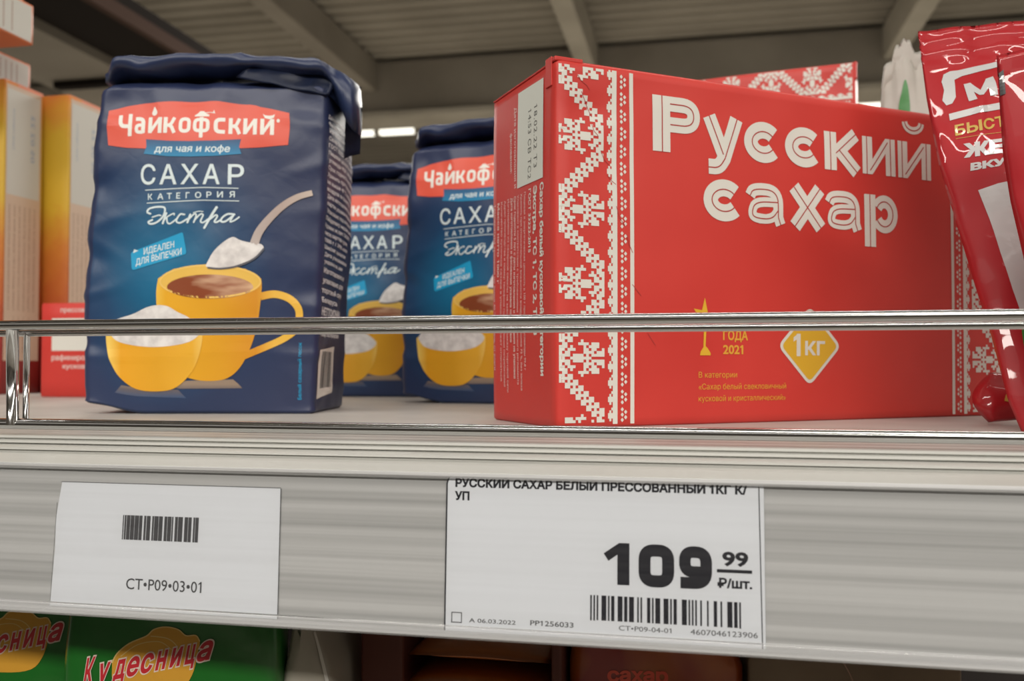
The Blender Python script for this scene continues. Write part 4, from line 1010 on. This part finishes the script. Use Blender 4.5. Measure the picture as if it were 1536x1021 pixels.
# small red carton
rc = empty('small_red_carton', (-.4189, .5210, 0), (0, 0, rad(2))); P = Pack(0, 82, 45, 61, r=1.2); P.body('carton', M['box_red'], rc, 8, 4, 6, nc=2, tb=.8)
a = Art(); a.rect(8, 30, 78, 51); wl = a.make('white_panel', P.surf, 0, M['box_white'], rc, None)
a = Art(); a.text('Сахар', 12, 45, 34, 4, bold=.03); a.make('lettering', P.surf, 1, M['grey_ink'], wl, None)
a = Art(); a.text('рафинированный', 8, 24, 50, 3.4, bold=.03).text('кусковой 500 г', 16, 18.5, 50, 3.0, bold=.03).text('прессованный', 14, 55, 44, 3.0, bold=.03); a.make('lettering', P.surf, 0, M['side_text'], rc, None)
tag(rc, 'small low red carton with a white panel, left of the front navy bag', 'carton')

# ------------------------------------------------------------------ lower shelf and its goods, in the shade
LZ = -.30
low = empty('shop_shelf', (0, .2335, LZ)); tag(low, 'lower pale shelf below the price channel, carrying the green packs', 'shelf')
extrude_profile('shelf_board', [(0, 0), (.425, 0), (.425, -.02), (0, -.02)], X0, X1, M['shelf_paint'], low)
back = node_mat('dark_gondola_back', (.05, .04, .038), .7)
tag(box_obj('gondola_panel', (X0, X1, .66, .67, LZ + .002, -.032), back), 'dark panel closing the lower shelf at the back', 'panel')
M['green_film'] = node_mat('green_film', (.008, .12, .012), .32, coat=.6, coat_rough=.12); add_bump(M['green_film'], 35, .4, .002)
M['swoosh'] = node_mat('golden_swoosh_print', (.60, .30, .03), .4)
M['swoosh_line'] = node_mat('swoosh_outline', (.70, .50, .18), .4)
M['script_red'] = node_mat('red_script_print', (.50, .02, .03), .4)
M['pinkish'] = node_mat('cream_outline_print', (.72, .58, .50), .4)
def make_green():
    root = empty('green_pack'); Wd = 66; Hh = 248
    def disp(x, y, t, nx, ny, P):
        return 1.4 * noise.noise(Vector((x * .03, t * .03, y * .02 + 7))) + .8 * max(0, ridge(Vector((x * .03, t * .03 + x * .015, 4)), 1)) * (1 if ny < 0 else .3)
    P = Pack(0, Wd, 14, Hh, r=4, disp=disp); P.body('film', M['green_film'], root, 40, 14, 60, tb=3)
    # zoom units over the pack -> mm (front face about .27 m away)
    g1 = lambda X, Y: ((X / 3 - 95) * .196, Hh - 2 - (Y / 3 - 12) * .196)
    S = P.surf
    a = Art(g1); a.poly(spline([(520, 280), (545, 235), (600, 190), (680, 155), (715, 125), (770, 112), (830, 122), (868, 150), (915, 148), (935, 175), (925, 230), (900, 330), (840, 400), (700, 420), (540, 400), (520, 280)], 4)); sw_ = a.make('swoosh', S, 1, M['swoosh'], root, 4)
    a = Art(g1); a.stroke(spline([(520, 280), (545, 235), (600, 190), (680, 155), (715, 125), (770, 112), (830, 122), (868, 150), (915, 148), (935, 175)], 5), 6).stroke(spline([(700, 155), (780, 165), (825, 200), (825, 240)], 5), 5).stroke(spline([(560, 250), (640, 195), (740, 180), (800, 215)], 5), 4); a.make('swoosh_outline', S, 2, M['swoosh_line'], sw_, 4)
    for off_, mt, ly, nm in ((.075, 'pinkish', 3, 'lettering_outline'), (.03, 'script_red', 4, 'brand_lettering')):
        a = Art(g1); ch = 'Кудесница'; xs = [388, 448, 520, 590, 655, 722, 790, 862, 922, 1004]
        for i, c in enumerate(ch):
            vs, fs = text_geo(c, off_, .35); vs0, _ = text_geo(c, .03, .35); xa = min(v[0] for v in vs0); xb = max(v[0] for v in vs0)
            x0, x1 = xs[i], xs[i + 1] - 4; y0 = 385 - i * 15; sx = (x1 - x0) / (xb - xa); sy = (118 if i == 0 else 104) / cap_h(.03)
            a.tgeo([(x0 + (x - xa) * sx, y0 - y * sy - (x - xa) * sx * .23) for x, y in vs], fs)
        a.make(nm, S, ly, M[mt], root, 4)
    return root
gp = make_green(); gp.location = (-.1900, .2480, LZ); gp.rotation_euler = (0, 0, rad(9))
tag(gp, 'bright green film pack with a gold swoosh and red script under the blank shelf tag', 'pack', 'green packs')
index_kids(); g2 = copy_tree(gp); g2.location = (-.2475, .2560, LZ); g2['label'] = 'green film pack cut off by the left edge, left of the whole green pack'
# move both so that they stand on the lower shelf
for o_ in (gp, g2): o_.location.z = LZ
cl = empty('clear_bag', (-.1240, .263, LZ), (0, 0, rad(5))); tag(cl, 'translucent pale plastic bag with a rounded corner, right of the green pack', 'bag')
M['milky'] = node_mat('milky_plastic', (.40, .37, .31), .3)
P = Pack(lambda t: -3 + 4 * smoothstep(215, 245, t), lambda t: 14 - 8 * smoothstep(222, 245, t), 40, 245, r=4); P.body('film', M['milky'], cl, 8, 8, 40, tb=3)
a = Art(); a.stroke([(13.2, 20), (13.2, 222), (9, 238)], 1.0); a.make('seam', P.surf, 1, M['box_white'], cl, 4)
M['brown_card'] = node_mat('dark_brown_card', (.10, .022, .012), .6)
M['orange_film'] = node_mat('burnt_orange_film', (.42, .12, .02), .4, coat=.4)
db = empty('brown_tray_box', (-.1000, .2850, LZ)); tag(db, 'dark red-brown display box holding flat orange sachets', 'box')
bm = bmesh.new(); bx(bm, -.0085, .0060, 0, .10, 0, .240, .001); bm_obj('side_panel', bm, M['brown_card'], db)
bm = bmesh.new(); bx(bm, .0545, .058, 0, .10, 0, .240, .001); bm_obj('side_panel', bm, M['brown_card'], db)
bm = bmesh.new(); bx(bm, .0060, .0545, .096, .10, 0, .240); bm_obj('back_panel', bm, M['brown_card'], db)
bm = bmesh.new(); bx(bm, .0060, .0545, .0, .096, 0, .003); bm_obj('base_panel', bm, M['brown_card'], db)
for k in range(6):
    zt = LZ + .0035 + .0082 * k
def sachet(x0, x1, y0, z, h, label, seed):
    root = empty('orange_sachet', (x0, y0, z)); w_ = (x1 - x0) * 1000
    def f(u, v, sg):
        s = u * w_; t = v * 70
        d = h * 500 * max(0, math.sin(PI * u)) ** .45 * max(0, math.sin(PI * v)) ** .3
        return Vector((s, t, h * 500 + (sg * d) + .7 * math.sin(u * 3 + seed)*math.sin(PI*u)))
    patch('film', f, 24, 16, M['orange_film'], root, 1); tag(root, label, 'sachet', 'orange sachets in the brown box'); return root
nm = ['topmost orange sachet in the dark brown box', 'second orange sachet from the top in the dark brown box', 'third orange sachet from the top in the dark brown box']
z0 = LZ + .003; k = 0; zs = []
while z0 < LZ + .226: zs.append(z0); z0 += .0088
for i, z in enumerate(zs[::-1]):
    if i > 3: break
    sachet(-.0930, -.0460, .287, z, .0068, nm[i] if i < 3 else 'fourth orange sachet from the top in the dark brown box', i)
# a filler stack of sachets below is out of sight: a card insert carries the visible ones
bm = bmesh.new(); bx(bm, .0062, .0543, .003, .095, .003, zs[-4] - LZ - .0006); bm_obj('card_insert', bm, M['brown_card'], db)
M['redorange'] = node_mat('red_orange_film', (.3, .03, .01), .4, coat=.4); color_noise(M['redorange'], (.24, .015, .008), (.50, .17, .02), 30, lo=.40, hi=.66, detail=2)
rp = empty('red_orange_pouch', (-.0405, .2900, LZ), (0, 0, rad(6))); tag(rp, 'red and orange film pouch lettered for sugar, under the price tag', 'pouch')
P = Pack(lambda t: 2 * smoothstep(225, 240, t), lambda t: 54 - 6 * smoothstep(225, 240, t), 40, 240, r=5, disp=lambda x, y, t, nx, ny, P: 1.5 * noise.noise(Vector((x * .06, t * .05, y * .02)))); P.body('film', M['redorange'], rp, 30, 10, 50, tb=3)
a = Art(); a.text('сахар', 12, 221, 31, 4.2, bold=.04); a.make('lettering', P.surf, 1, M['logo_red'], rp, 3)
M['kraft'] = node_mat('beige_kraft_card', (.26, .19, .13), .6); color_noise(M['kraft'], (.23, .165, .11), (.29, .215, .15), 40)
kb = empty('kraft_carton', (.0150, .2950, LZ), (0, 0, rad(2))); tag(kb, 'plain beige card carton right of the red and orange pouch', 'carton')
P = Pack(0, 62, 60, 244, r=1); P.body('carton', M['kraft'], kb, 6, 4, 6, tb=.8)
a = Art(); a.stroke(spline([(18, 236), (26, 232), (30, 226), (31, 222)], 4), .5); a.make('scuff_line', P.surf, 1, M['tan_text'], kb, 3)
